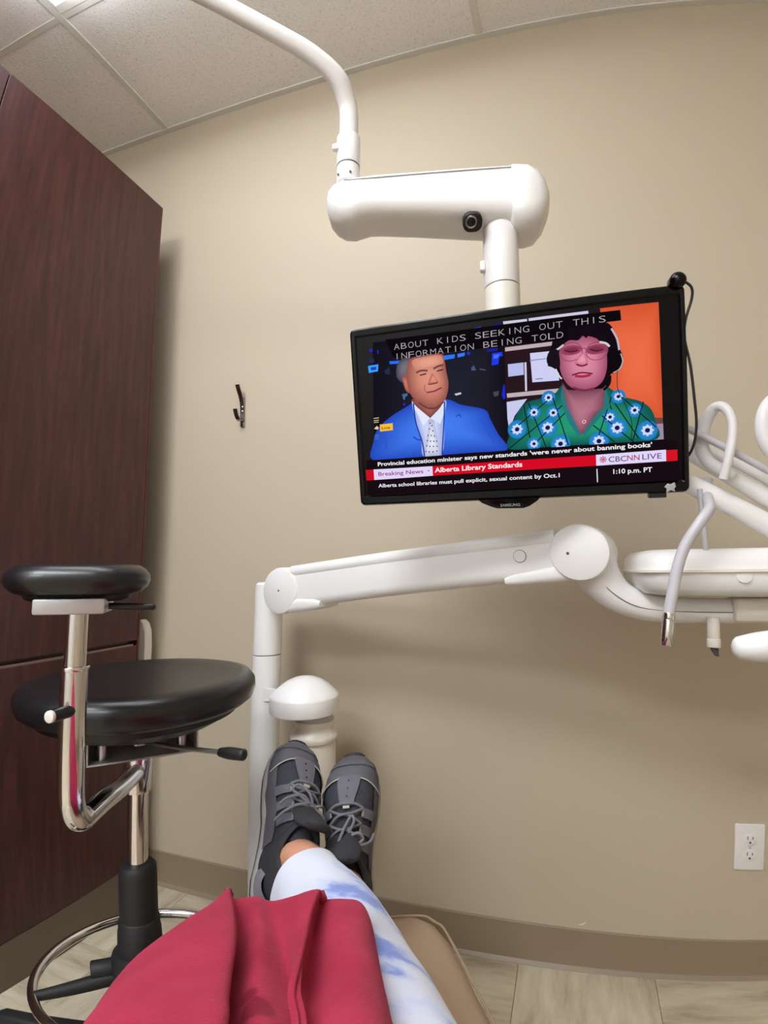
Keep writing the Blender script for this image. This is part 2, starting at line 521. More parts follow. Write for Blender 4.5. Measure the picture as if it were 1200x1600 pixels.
# ------------------------------------------------------------------ tables worked out from image pixels (millimetres on the screen; metres in the room)
SHAPES = [('studio_picture','b',[(-235.2,135.7),(-1.2,136.2),(1.3,-74.0),(-245.6,-74.3)],(20,17,26),(34,34,48),(-83.7,36.8),0),('studio_picture','p',[(-209.8,134.4),(-146.3,136.1),(-95.6,136.6),(-57.6,136.3),(-39.0,137.7),(-39.0,135.8),(-60.0,132.8),(-95.8,132.9),(-146.5,132.2),(-205.0,132.5)],(45,60,235),0),('studio_picture','p',[(-141.6,136.8),(-95.6,137.0),(-68.7,135.7),(-95.7,134.2),(-139.4,133.9)],(90,150,255),0),('studio_picture','p',[(-205.6,99.4),(-183.8,98.4),(-184.1,93.1),(-204.7,94.3)],(40,110,250),0),('studio_picture','p',[(-106.7,97.2),(-85.3,97.1),(-86.4,90.3),(-104.7,89.7)],(40,120,255),0),('studio_picture','p',[(-81.2,97.0),(-67.7,97.9),(-68.4,92.3),(-80.3,90.8)],(50,120,250),0),('studio_picture','d',(-61.6,95.8),3.0,3.0,(30,50,200),(30,50,200)),('studio_picture','p',[(-21.4,90.6),(-4.7,90.6),(-3.6,84.0),(-9.6,83.1),(-11.6,70.9),(-22.8,70.1)],(30,60,235),0),('studio_picture','p',[(-18.7,87.5),(-8.0,87.6),(-12.4,81.3),(-19.5,80.9)],(70,110,255),0),('studio_picture','p',[(-30.3,98.7),(-12.0,98.8),(-12.1,93.7),(-30.0,93.9)],(30,30,150),0),('studio_picture','p',[(-19.5,137.8),(-3.9,138.5),(-4.4,133.9),(-18.5,133.8)],(25,25,140),0),('studio_picture','p',[(-246.7,95.9),(-226.7,96.5),(-228.2,84.3),(-246.2,83.2)],(60,160,255),0),('studio_picture','p',[(-241.9,92.7),(-230.6,92.8),(-231.5,87.4),(-241.5,87.1)],(25,70,190),0),('studio_picture','p',[(-245.2,107.3),(-234.2,107.8),(-234.6,100.6),(-245.1,100.4)],(40,42,90),0),('studio_picture','p',[(-242.3,125.2),(-236.6,125.4),(-236.5,119.5),(-241.9,119.4)],(40,45,190),0),('studio_picture','p',[(-227.7,121.6),(-224.7,121.8),(-224.9,115.0),(-227.6,114.8)],(35,40,170),0),('studio_picture','p',[(-184.4,38.9),(-173.5,39.6),(-174.9,34.5),(-178.6,33.7),(-179.6,28.1),(-182.5,29.5)],(80,100,150),0),('studio_picture','d',(-181.2,20.6),2.2,2.5,(60,30,190),(60,30,190)),('studio_picture','p',[(-88.5,29.4),(-76.7,30.8),(-76.1,27.6),(-85.9,26.0)],(200,200,215),0),('studio_picture','p',[(-21.4,24.9),(-11.6,26.0),(-12.5,18.5),(-17.3,16.4),(-20.5,18.3)],(70,70,85),0),('studio_picture','p',[(-57.5,70.7),(-52.9,74.5),(-49.2,65.3),(-57.6,65.7)],(75,85,115),0),('studio_picture','p',[(-43.2,67.9),(-32.3,64.4),(-33.5,62.8),(-43.3,65.7)],(75,80,100),0),('studio_picture','p',[(-3.9,36.0),(-1.3,34.6),(-1.0,12.8),(-4.1,9.9),(-6.9,17.9)],(30,40,210),0),('studio_picture','p',[(-216.3,83.5),(-206.2,89.2),(-204.4,76.5),(-214.2,77.5)],(38,44,72),0),('news_anchor_picture','b',[(-246.5,-77.7),(-244.9,-43.1),(-234.9,-19.9),(-208.6,0.5),(-168.4,20.1),(-163.2,27.1),(-104.4,22.1),(-77.4,9.4),(-36.4,-3.7),(-27.0,-22.0),(-14.7,-47.7),(-0.3,-76.9),(-57.7,-77.0),(-151.2,-77.2)],(36,74,190),(70,128,245),(-115.4,-20.5),2),('news_anchor_picture','b',[(-166.8,23.4),(-160.9,26.2),(-106.7,23.0),(-107.4,-7.5),(-114.1,-76.3),(-148.8,-76.7),(-152.1,-45.3),(-161.3,-9.5)],(150,165,225),(215,222,250),(-135.0,-37.3),1),('news_anchor_picture','b',[(-164.3,28.9),(-106.5,29.7),(-108.0,18.6),(-114.2,9.1),(-133.3,-8.6),(-147.5,3.1),(-160.1,17.0)],(120,66,62),(180,112,102),(-132.7,17.7),1),('news_anchor_picture','p',[(-166.2,25.1),(-160.1,15.8),(-133.8,-8.5),(-147.4,-21.2),(-155.0,-3.1),(-163.9,13.9)],(228,232,252),0),('news_anchor_picture','p',[(-107.3,20.8),(-114.3,7.9),(-133.3,-8.6),(-115.4,-21.0),(-108.2,-2.9)],(222,228,250),0),('news_anchor_picture','b',[(-137.5,-11.7),(-127.3,-13.0),(-125.5,-25.4),(-117.6,-73.7),(-133.2,-77.3),(-147.6,-76.7),(-141.4,-46.2),(-137.3,-24.4)],(178,182,215),(232,234,248),(-132.1,-51.6),1),('news_anchor_picture','d',(-134.2,-17.7),1.1,1.4,(60,55,95),(60,55,95)),('news_anchor_picture','d',(-130.8,-22.6),1.1,1.4,(60,55,95),(60,55,95)),('news_anchor_picture','d',(-135.6,-28.0),1.1,1.4,(60,55,95),(60,55,95)),('news_anchor_picture','d',(-129.5,-32.0),1.1,1.4,(60,55,95),(60,55,95)),('news_anchor_picture','d',(-138.7,-39.4),1.1,1.4,(60,55,95),(60,55,95)),('news_anchor_picture','d',(-132.7,-39.9),1.1,1.4,(60,55,95),(60,55,95)),('news_anchor_picture','d',(-126.9,-41.5),1.1,1.4,(60,55,95),(60,55,95)),('news_anchor_picture','d',(-140.3,-48.6),1.1,1.4,(60,55,95),(60,55,95)),('news_anchor_picture','d',(-134.4,-50.2),1.1,1.4,(60,55,95),(60,55,95)),('news_anchor_picture','d',(-128.4,-50.7),1.1,1.4,(60,55,95),(60,55,95)),('news_anchor_picture','d',(-123.2,-51.1),1.1,1.4,(60,55,95),(60,55,95)),('news_anchor_picture','d',(-141.9,-57.8),1.1,1.4,(60,55,95),(60,55,95)),('news_anchor_picture','d',(-136.0,-59.5),1.1,1.4,(60,55,95),(60,55,95)),('news_anchor_picture','d',(-129.3,-60.0),1.1,1.4,(60,55,95),(60,55,95)),('news_anchor_picture','d',(-122.9,-60.4),1.1,1.4,(60,55,95),(60,55,95)),('news_anchor_picture','d',(-143.6,-68.3),1.1,1.4,(60,55,95),(60,55,95)),('news_anchor_picture','d',(-137.6,-69.4),1.1,1.4,(60,55,95),(60,55,95)),('news_anchor_picture','d',(-130.5,-70.0),1.1,1.4,(60,55,95),(60,55,95)),('news_anchor_picture','d',(-123.3,-69.1),1.1,1.4,(60,55,95),(60,55,95)),('news_anchor_picture','b',[(-192.6,69.5),(-191.5,89.8),(-182.5,99.7),(-166.9,101.6),(-162.9,84.3),(-172.1,67.3),(-181.0,59.2)],(70,68,84),(120,116,128),(-176.0,85.8),2),('news_anchor_picture','b',[(-182.9,68.5),(-175.1,69.9),(-169.0,57.9),(-168.7,39.6),(-176.4,43.8),(-181.1,56.9)],(150,80,70),(205,125,105),(-175.1,56.3),2),('news_anchor_picture','b',[(-174.5,67.6),(-172.4,85.4),(-165.8,99.3),(-138.5,102.0),(-108.4,100.5),(-103.8,88.4),(-101.5,70.5),(-98.3,50.1),(-100.6,32.5),(-107.3,18.6),(-121.2,9.3),(-136.5,10.1),(-153.9,21.0),(-166.5,33.7),(-172.3,49.1)],(150,82,74),(226,152,130),(-130.8,62.7),2),('news_anchor_picture','b',[(-162.4,95.5),(-138.6,99.3),(-110.8,98.1),(-107.9,82.3),(-130.1,78.3),(-156.0,79.0)],(205,132,112),(232,165,142),(-129.7,89.4),2),('news_anchor_picture','l',[(-156.3,73.5),(-146.7,76.2),(-134.9,74.8)],3.2,(110,72,66),2),('news_anchor_picture','l',[(-124.4,76.5),(-114.9,80.5),(-106.4,81.0)],3.4,(105,68,64),2),('news_anchor_picture','l',[(-149.4,68.2),(-143.4,69.1),(-137.5,69.8)],2.2,(70,42,45),2),('news_anchor_picture','l',[(-118.3,72.0),(-111.8,72.8),(-106.7,73.3)],2.2,(70,42,45),2),('news_anchor_picture','b',[(-134.6,54.2),(-127.0,69.0),(-121.5,61.7),(-116.7,52.2),(-124.3,49.7),(-132.5,49.9)],(175,95,86),(228,148,130),(-123.9,59.7),2),('news_anchor_picture','l',[(-134.8,50.8),(-126.6,51.0),(-117.2,52.2)],2.0,(130,62,60),2),('news_anchor_picture','l',[(-137.7,36.9),(-124.8,37.8),(-116.5,40.5),(-110.6,42.5)],3.0,(140,62,70),2),('news_anchor_picture','l',[(-132.0,32.4),(-120.2,34.1),(-113.1,37.9)],3.0,(205,120,112),2),('news_anchor_picture','l',[(-140.7,50.3),(-142.2,43.7),(-138.9,36.5)],1.5,(165,92,82),2),('news_anchor_picture','l',[(-153.9,21.0),(-137.7,9.5),(-121.3,8.6),(-108.1,17.5)],3.0,(110,60,58),2),('news_anchor_picture','l',[(-163.5,20.7),(-160.4,-14.3),(-150.0,-50.2),(-146.4,-77.5)],2.4,(32,62,160),2),('news_anchor_picture','l',[(-106.5,17.3),(-108.9,-21.1),(-114.1,-76.3)],2.2,(32,62,160),2),('news_anchor_picture','l',[(-166.4,-39.5),(-157.0,-46.1),(-152.1,-45.3)],1.8,(28,55,150),2),('news_anchor_picture','l',[(-87.2,-10.6),(-80.3,-7.9),(-78.2,-13.7)],1.6,(30,60,160),2),('news_anchor_picture','l',[(-42.4,-20.5),(-34.1,-39.2),(-21.6,-62.8)],3.0,(44,86,205),2),('news_anchor_picture','l',[(-214.3,-12.0),(-220.7,-35.3),(-219.5,-59.3)],3.0,(44,86,205),2),('live_tag','p',[(-229.9,-11.9),(-204.8,-11.4),(-205.0,-24.1),(-230.1,-24.8)],(250,192,48),0),('live_tag','l',[(-241.3,0.2),(-231.1,0.7)],1.3,(220,200,150),0),('live_tag','l',[(-241.5,-4.1),(-231.4,-3.5)],1.3,(220,200,150),0),('live_tag','l',[(-241.2,-7.4),(-232.1,-7.0)],1.3,(220,200,150),0),('live_tag','p',[(-241.9,-18.8),(-235.8,-13.8),(-232.2,-17.7),(-235.0,-20.8)],(235,205,150),0),('live_tag','l',[(-241.2,-31.3),(-233.0,-30.5)],1.3,(90,120,190),0),('live_tag','l',[(-241.4,-34.7),(-233.2,-33.9)],1.3,(90,120,190),0),('live_tag','l',[(-240.6,-38.1),(-233.4,-37.4)],1.3,(90,120,190),0),('office_picture','p',[(-1.1,140.3),(151.2,137.2),(239.4,139.5),(241.9,-78.0),(79.4,-78.1),(1.3,-75.1)],(40,24,30),0),('office_picture','b',[(151.8,140.6),(239.4,139.5),(241.1,-43.8),(165.6,-38.2)],(214,84,48),(238,112,72),(208.4,48.9),0),('office_picture','p',[(227.2,-43.6),(241.1,-43.8),(241.4,-52.7),(228.4,-53.1)],(110,70,70),0),('office_picture','p',[(227.0,-53.0),(241.4,-52.7),(241.9,-78.0),(224.4,-78.2)],(158,140,165),0),('office_picture','p',[(-1.8,140.5),(37.4,139.3),(37.8,132.8),(-0.9,133.8)],(205,202,225),0),('office_picture','p',[(40.0,139.8),(133.6,139.1),(134.2,134.2),(40.4,132.9)],(205,202,225),0),('office_picture','p',[(0.5,97.0),(76.8,96.8),(75.7,90.4),(0.4,90.4)],(190,172,178),0),('office_picture','p',[(1.3,19.7),(85.4,18.8),(80.8,11.9),(2.0,12.5)],(192,176,182),0),('office_picture','p',[(4.3,68.5),(30.1,68.4),(30.2,47.9),(4.7,47.7)],(182,188,235),0),('office_picture','p',[(40.8,82.4),(73.5,81.6),(68.5,57.8),(86.0,50.9),(86.2,32.0),(43.7,33.7)],(205,207,242),0),('office_picture','p',[(40.6,71.3),(71.8,71.1),(71.5,69.5),(40.5,69.2)],(150,150,190),0),('office_picture','p',[(31.4,68.3),(34.8,68.1),(34.8,20.5),(31.7,20.3)],(205,205,225),0),('office_picture','p',[(1.0,5.3),(34.6,7.1),(13.7,-19.3),(4.3,-43.2),(1.6,-23.6)],(200,202,238),0),('office_picture','l',[(48.9,38.4),(60.5,38.1)],1.2,(90,85,110),0),('guest_picture','p',[(76.7,93.4),(87.7,111.5),(107.3,121.7),(134.4,124.9),(163.3,115.4),(174.9,94.9),(181.0,69.9),(184.0,51.7),(177.3,37.1),(165.3,33.3),(163.8,16.7),(151.7,7.6),(132.3,11.0),(98.0,25.3),(83.4,48.1),(69.0,60.4),(67.7,72.4),(72.8,83.5)],(20,12,20),2),('guest_picture','b',[(2.9,-76.0),(6.4,-46.2),(18.3,-14.3),(35.2,1.6),(75.2,8.8),(91.0,24.0),(97.7,4.3),(151.5,-1.4),(157.1,15.6),(180.2,-3.3),(208.4,-14.3),(224.5,-29.1),(230.7,-50.1),(231.9,-77.2),(164.7,-78.5),(65.8,-77.4)],(16,84,82),(40,160,120),(126.5,-41.0),1),('guest_picture','d',(66.5,-44.8),15.5,16,(28,120,190),(60,165,225)),('guest_picture','d',(173.4,-54.4),15.5,16,(28,120,190),(60,165,225)),('guest_picture','d',(218.2,-62.0),15.5,16,(28,120,190),(60,165,225)),('guest_picture','d',(17.1,-43.0),15.5,16,(28,120,190),(60,165,225)),('guest_picture','d',(86.2,-73.6),15.5,16,(28,120,190),(60,165,225)),('guest_picture','d',(145.5,-73.9),15.5,16,(28,120,190),(60,165,225)),('guest_picture','d',(45.2,-17.0),11.16,11.52,(28,120,190),(60,165,225)),('guest_picture','d',(199.9,-28.2),11.16,11.52,(28,120,190),(60,165,225)),('guest_picture','d',(75.9,-20.6),11.16,11.52,(28,120,190),(60,165,225)),('guest_picture','d',(163.0,-35.9),11.16,11.52,(28,120,190),(60,165,225)),('guest_picture','d',(68.8,5.3),11.16,11.52,(28,120,190),(60,165,225)),('guest_picture','d',(175.9,-3.9),11.16,11.52,(28,120,190),(60,165,225)),('guest_picture','d',(44.1,-70.2),11.16,11.52,(28,120,190),(60,165,225)),('guest_picture','l',[(6.4,-46.2),(75.1,6.7)],1.7,(14,34,40),0),('guest_picture','l',[(3.0,-75.2),(92.5,-8.4)],1.7,(14,34,40),0),('guest_picture','l',[(40.0,-75.3),(99.8,-17.2)],1.7,(14,34,40),0),('guest_picture','l',[(63.3,-77.2),(36.5,0.1)],1.7,(14,34,40),0),('guest_picture','l',[(98.7,-77.3),(75.1,6.7)],1.7,(14,34,40),0),('guest_picture','l',[(140.5,-79.3),(165.9,-2.9)],1.7,(14,34,40),0),('guest_picture','l',[(131.4,-41.4),(169.5,-77.6)],1.7,(14,34,40),0),('guest_picture','l',[(151.0,-32.7),(197.9,-79.8)],1.7,(14,34,40),0),('guest_picture','l',[(154.1,8.7),(165.6,-23.7)],1.7,(14,34,40),0),('guest_picture','l',[(170.5,-13.8),(205.1,-73.9)],1.7,(14,34,40),0),('guest_picture','l',[(231.1,-57.9),(180.2,-4.4)],1.7,(14,34,40),0),('guest_picture','l',[(195.6,-79.6),(213.1,-15.3)],1.7,(14,34,40),0),('guest_picture','l',[(28.6,-1.8),(37.8,-60.0)],1.7,(14,34,40),0),('guest_picture','f',(66.5,-44.8),9.5,(206,214,246)),('guest_picture','d',(66.5,-44.8),3.8,3.8,(18,24,80),(18,24,80)),('guest_picture','f',(173.4,-54.4),9.5,(206,214,246)),('guest_picture','d',(173.4,-54.4),3.8,3.8,(18,24,80),(18,24,80)),('guest_picture','f',(218.2,-62.0),9.5,(206,214,246)),('guest_picture','d',(218.2,-62.0),3.8,3.8,(18,24,80),(18,24,80)),('guest_picture','f',(17.1,-43.0),9.5,(206,214,246)),('guest_picture','d',(17.1,-43.0),3.8,3.8,(18,24,80),(18,24,80)),('guest_picture','f',(86.2,-73.6),9.5,(206,214,246)),('guest_picture','d',(86.2,-73.6),3.8,3.8,(18,24,80),(18,24,80)),('guest_picture','f',(145.5,-73.9),9.5,(206,214,246)),('guest_picture','d',(145.5,-73.9),3.8,3.8,(18,24,80),(18,24,80)),('guest_picture','f',(45.2,-17.0),6.84,(206,214,246)),('guest_picture','d',(45.2,-17.0),2.7359999999999998,2.7359999999999998,(18,24,80),(18,24,80)),('guest_picture','f',(199.9,-28.2),6.84,(206,214,246)),('guest_picture','d',(199.9,-28.2),2.7359999999999998,2.7359999999999998,(18,24,80),(18,24,80)),('guest_picture','f',(75.9,-20.6),6.84,(206,214,246)),('guest_picture','d',(75.9,-20.6),2.7359999999999998,2.7359999999999998,(18,24,80),(18,24,80)),('guest_picture','f',(163.0,-35.9),6.84,(206,214,246)),('guest_picture','d',(163.0,-35.9),2.7359999999999998,2.7359999999999998,(18,24,80),(18,24,80)),('guest_picture','f',(68.8,5.3),6.84,(206,214,246)),('guest_picture','d',(68.8,5.3),2.7359999999999998,2.7359999999999998,(18,24,80),(18,24,80)),('guest_picture','f',(175.9,-3.9),6.84,(206,214,246)),('guest_picture','d',(175.9,-3.9),2.7359999999999998,2.7359999999999998,(18,24,80),(18,24,80)),('guest_picture','f',(44.1,-70.2),6.84,(206,214,246)),('guest_picture','d',(44.1,-70.2),2.7359999999999998,2.7359999999999998,(18,24,80),(18,24,80)),('guest_picture','b',[(91.1,26.1),(100.3,14.5),(151.7,11.5),(157.1,14.8),(154.9,-17.4),(143.8,-28.1),(117.6,-60.9),(97.2,-23.6)],(120,64,84),(186,120,140),(119.5,-24.4),1),('guest_picture','p',[(91.0,23.5),(97.4,-11.6),(117.6,-59.3),(113.8,-63.8),(99.4,-38.4),(91.8,-16.4),(87.7,5.3)],(40,120,130),0),('guest_picture','p',[(157.1,14.8),(153.7,-17.3),(137.6,-35.4),(121.3,-58.6),(122.5,-64.5),(143.6,-39.9),(163.3,-18.2)],(36,120,120),0),('guest_picture','d',(123.4,-40.1),3.2,3.2,(225,180,190),(225,180,190)),('guest_picture','d',(123.4,-40.1),1.6,1.6,(150,80,100),(150,80,100)),('guest_picture','b',[(86.8,68.6),(89.2,86.6),(101.8,96.6),(124.1,99.6),(143.5,93.7),(157.8,80.4),(160.3,59.6),(158.9,39.2),(151.9,21.9),(138.4,13.0),(122.5,12.1),(105.4,17.9),(94.4,31.0),(88.4,47.5)],(160,76,106),(224,142,168),(125.7,56.0),2),('guest_picture','p',[(85.3,83.2),(90.8,104.6),(112.2,117.2),(144.0,115.4),(165.3,94.8),(164.8,69.3),(158.9,79.0),(148.3,89.3),(137.6,102.2),(134.0,105.2),(130.1,95.5),(124.1,99.6),(116.6,93.4),(101.8,94.8)],(20,12,20),1),('guest_picture','b',[(123.0,78.7),(121.7,81.8),(118.0,84.4),(112.5,86.1),(106.0,86.7),(99.5,86.1),(94.0,84.4),(90.3,81.8),(89.0,78.7),(90.3,75.7),(94.0,73.1),(99.5,71.3),(106.0,70.7),(112.5,71.3),(118.0,73.0),(121.7,75.6)],(160,70,98),(120,44,70),(106.0,78.7),0),('guest_picture','b',[(161.6,75.4),(160.3,78.5),(156.6,81.1),(151.1,82.8),(144.6,83.4),(138.1,82.8),(132.6,81.1),(128.9,78.5),(127.6,75.4),(128.9,72.4),(132.6,69.8),(138.1,68.0),(144.6,67.4),(151.1,68.0),(156.6,69.7),(160.3,72.3)],(160,70,98),(120,44,70),(144.6,75.4),0),('guest_picture','l',[(95.3,80.1),(105.2,76.2),(116.3,77.4)],1.6,(60,20,38),2),('guest_picture','l',[(134.7,76.9),(145.5,72.7),(155.2,74.6)],1.6,(60,20,38),2),('guest_picture','l',[(122.9,76.2),(122.3,80.1),(120.6,83.7),(117.8,86.8),(114.1,89.2),(109.9,90.7),(105.4,91.2),(100.9,90.7),(96.6,89.2),(93.0,86.8),(90.2,83.7),(88.5,80.1),(87.9,76.2),(88.5,72.3),(90.2,68.7),(93.0,65.6),(96.7,63.2),(100.9,61.7),(105.4,61.2),(109.9,61.7),(114.2,63.2),(117.8,65.6),(120.6,68.7),(122.3,72.3),(122.9,76.2)],1.4,(146,76,100),0),('guest_picture','l',[(161.5,72.7),(160.9,76.5),(159.3,80.0),(156.7,83.0),(153.2,85.3),(149.3,86.7),(145.0,87.2),(140.7,86.7),(136.7,85.3),(133.3,83.0),(130.7,79.9),(129.1,76.5),(128.5,72.7),(129.1,68.9),(130.7,65.4),(133.3,62.4),(136.8,60.1),(140.7,58.7),(145.0,58.2),(149.3,58.7),(153.3,60.1),(156.7,62.4),(159.3,65.5),(160.9,68.9),(161.5,72.7)],1.4,(146,76,100),0),('guest_picture','l',[(118.3,77.1),(124.9,79.9),(130.5,76.1)],1.5,(146,76,100),2),('guest_picture','l',[(82.1,81.8),(87.1,84.2),(94.2,89.0)],3.2,(205,195,205),2),('guest_picture','l',[(149.4,86.6),(159.0,83.3),(164.4,77.5)],3.4,(215,205,212),2),('guest_picture','b',[(111.0,57.8),(119.8,69.7),(126.0,72.8),(131.1,55.4),(125.7,51.3),(115.9,53.0)],(190,100,126),(236,160,182),(122.9,62.8),2),('guest_picture','l',[(113.4,54.9),(122.0,51.3),(130.6,53.3)],2.6,(110,36,56),2),('guest_picture','l',[(106.2,38.0),(120.6,40.5),(138.1,36.9)],2.4,(120,26,52),2),('guest_picture','l',[(110.6,36.5),(122.9,34.0),(135.1,35.4)],4.2,(170,44,76),2),('guest_picture','l',[(106.6,17.8),(123.8,11.4),(139.6,12.8)],3.4,(120,46,70),2),('guest_picture','p',[(68.8,76.2),(76.6,84.3),(85.3,80.6),(88.2,60.6),(86.0,52.5),(73.5,55.9),(68.1,63.1)],(26,18,26),1),('guest_picture','p',[(164.8,71.9),(175.6,71.8),(182.6,64.6),(184.0,49.1),(177.3,37.6),(166.5,34.4),(163.2,51.5)],(14,10,16),1),('guest_picture','l',[(167.9,105.9),(175.9,88.4),(178.7,70.2)],3.0,(190,180,195),2),('guest_picture','l',[(180.9,64.3),(183.5,51.7),(178.1,39.6),(168.9,34.9)],1.6,(190,185,195),2),('guest_picture','l',[(174.9,37.4),(175.6,6.4),(187.1,-20.5),(194.9,-47.1),(193.7,-76.9)],1.0,(24,24,32),2),('guest_picture','l',[(81.0,51.0),(85.8,39.9),(90.2,33.6)],2.4,(220,215,225),2),('guest_picture','l',[(164.1,30.9),(162.7,18.1),(154.1,8.7)],4.0,(20,12,20),2),('caption_box','p',[(-210.2,137.0),(181.9,133.6),(182.9,116.8),(101.4,116.7),(102.0,96.7),(-197.3,103.9)],(14,9,14),0),('lower_banner','p',[(-260.7,-76.9),(246.8,-79.4),(261.6,-79.9),(263.7,-145.0),(-263.6,-143.6)],(22,12,18),0),('lower_banner','p',[(-263.1,-95.2),(-246.9,-94.9),(-246.8,-115.1),(-262.5,-115.5)],(205,16,34),0),('lower_banner','p',[(-132.3,-96.1),(140.4,-96.8),(140.5,-114.4),(-131.9,-113.9)],(212,12,36),0),('lower_banner','p',[(244.8,-96.1),(260.9,-95.7),(261.1,-113.5),(245.0,-114.0)],(214,20,34),0),('lower_banner','p',[(-246.9,-94.9),(-132.3,-96.1),(-131.9,-113.9),(-246.8,-115.1)],(226,214,248),0),('lower_banner','p',[(140.4,-96.3),(244.4,-95.0),(244.5,-113.5),(140.5,-114.4)],(222,216,250),0),('lower_banner','l',[(141.4,-119.6),(141.8,-141.9)],1.6,(225,225,235),0)]
TEXTS = [('headline_text', "Provincial education minister says new standards 'were never about banning books'", -237.8, 224.2, -89.0, 7.0, (240, 240, 245), 0.023), ('breaking_news_text', 'Breaking News', -237.7, -149.7, -107.8, 7.2, (150, 40, 120), 0.012), ('story_title_text', 'Alberta Library Standards', -128.2, 24.1, -108.0, 8.2, (250, 238, 240), 0.023), ('ticker_text', 'Alberta school libraries must pull explicit, sexual content by Oct.1', -239.1, 83.6, -130.0, 6.6, (235, 235, 240), 0.019), ('clock_text', '1:10 p.m. PT', 165.9, 223.6, -129.3, 7.4, (240, 240, 245), 0.019), ('channel_text', 'CBC', 159.3, 186.1, -109.6, 8.6, (90, 40, 90), 0.004), ('channel_text', 'NN', 187.1, 205.3, -109.1, 8.6, (175, 30, 60), 0.004), ('channel_text', 'LIVE', 209.4, 237.9, -108.7, 8.6, (110, 60, 130), 0.004), ('live_text', 'Live', -225.9, -209.5, -21.4, 5.0, (60, 40, 20), 0.01)]
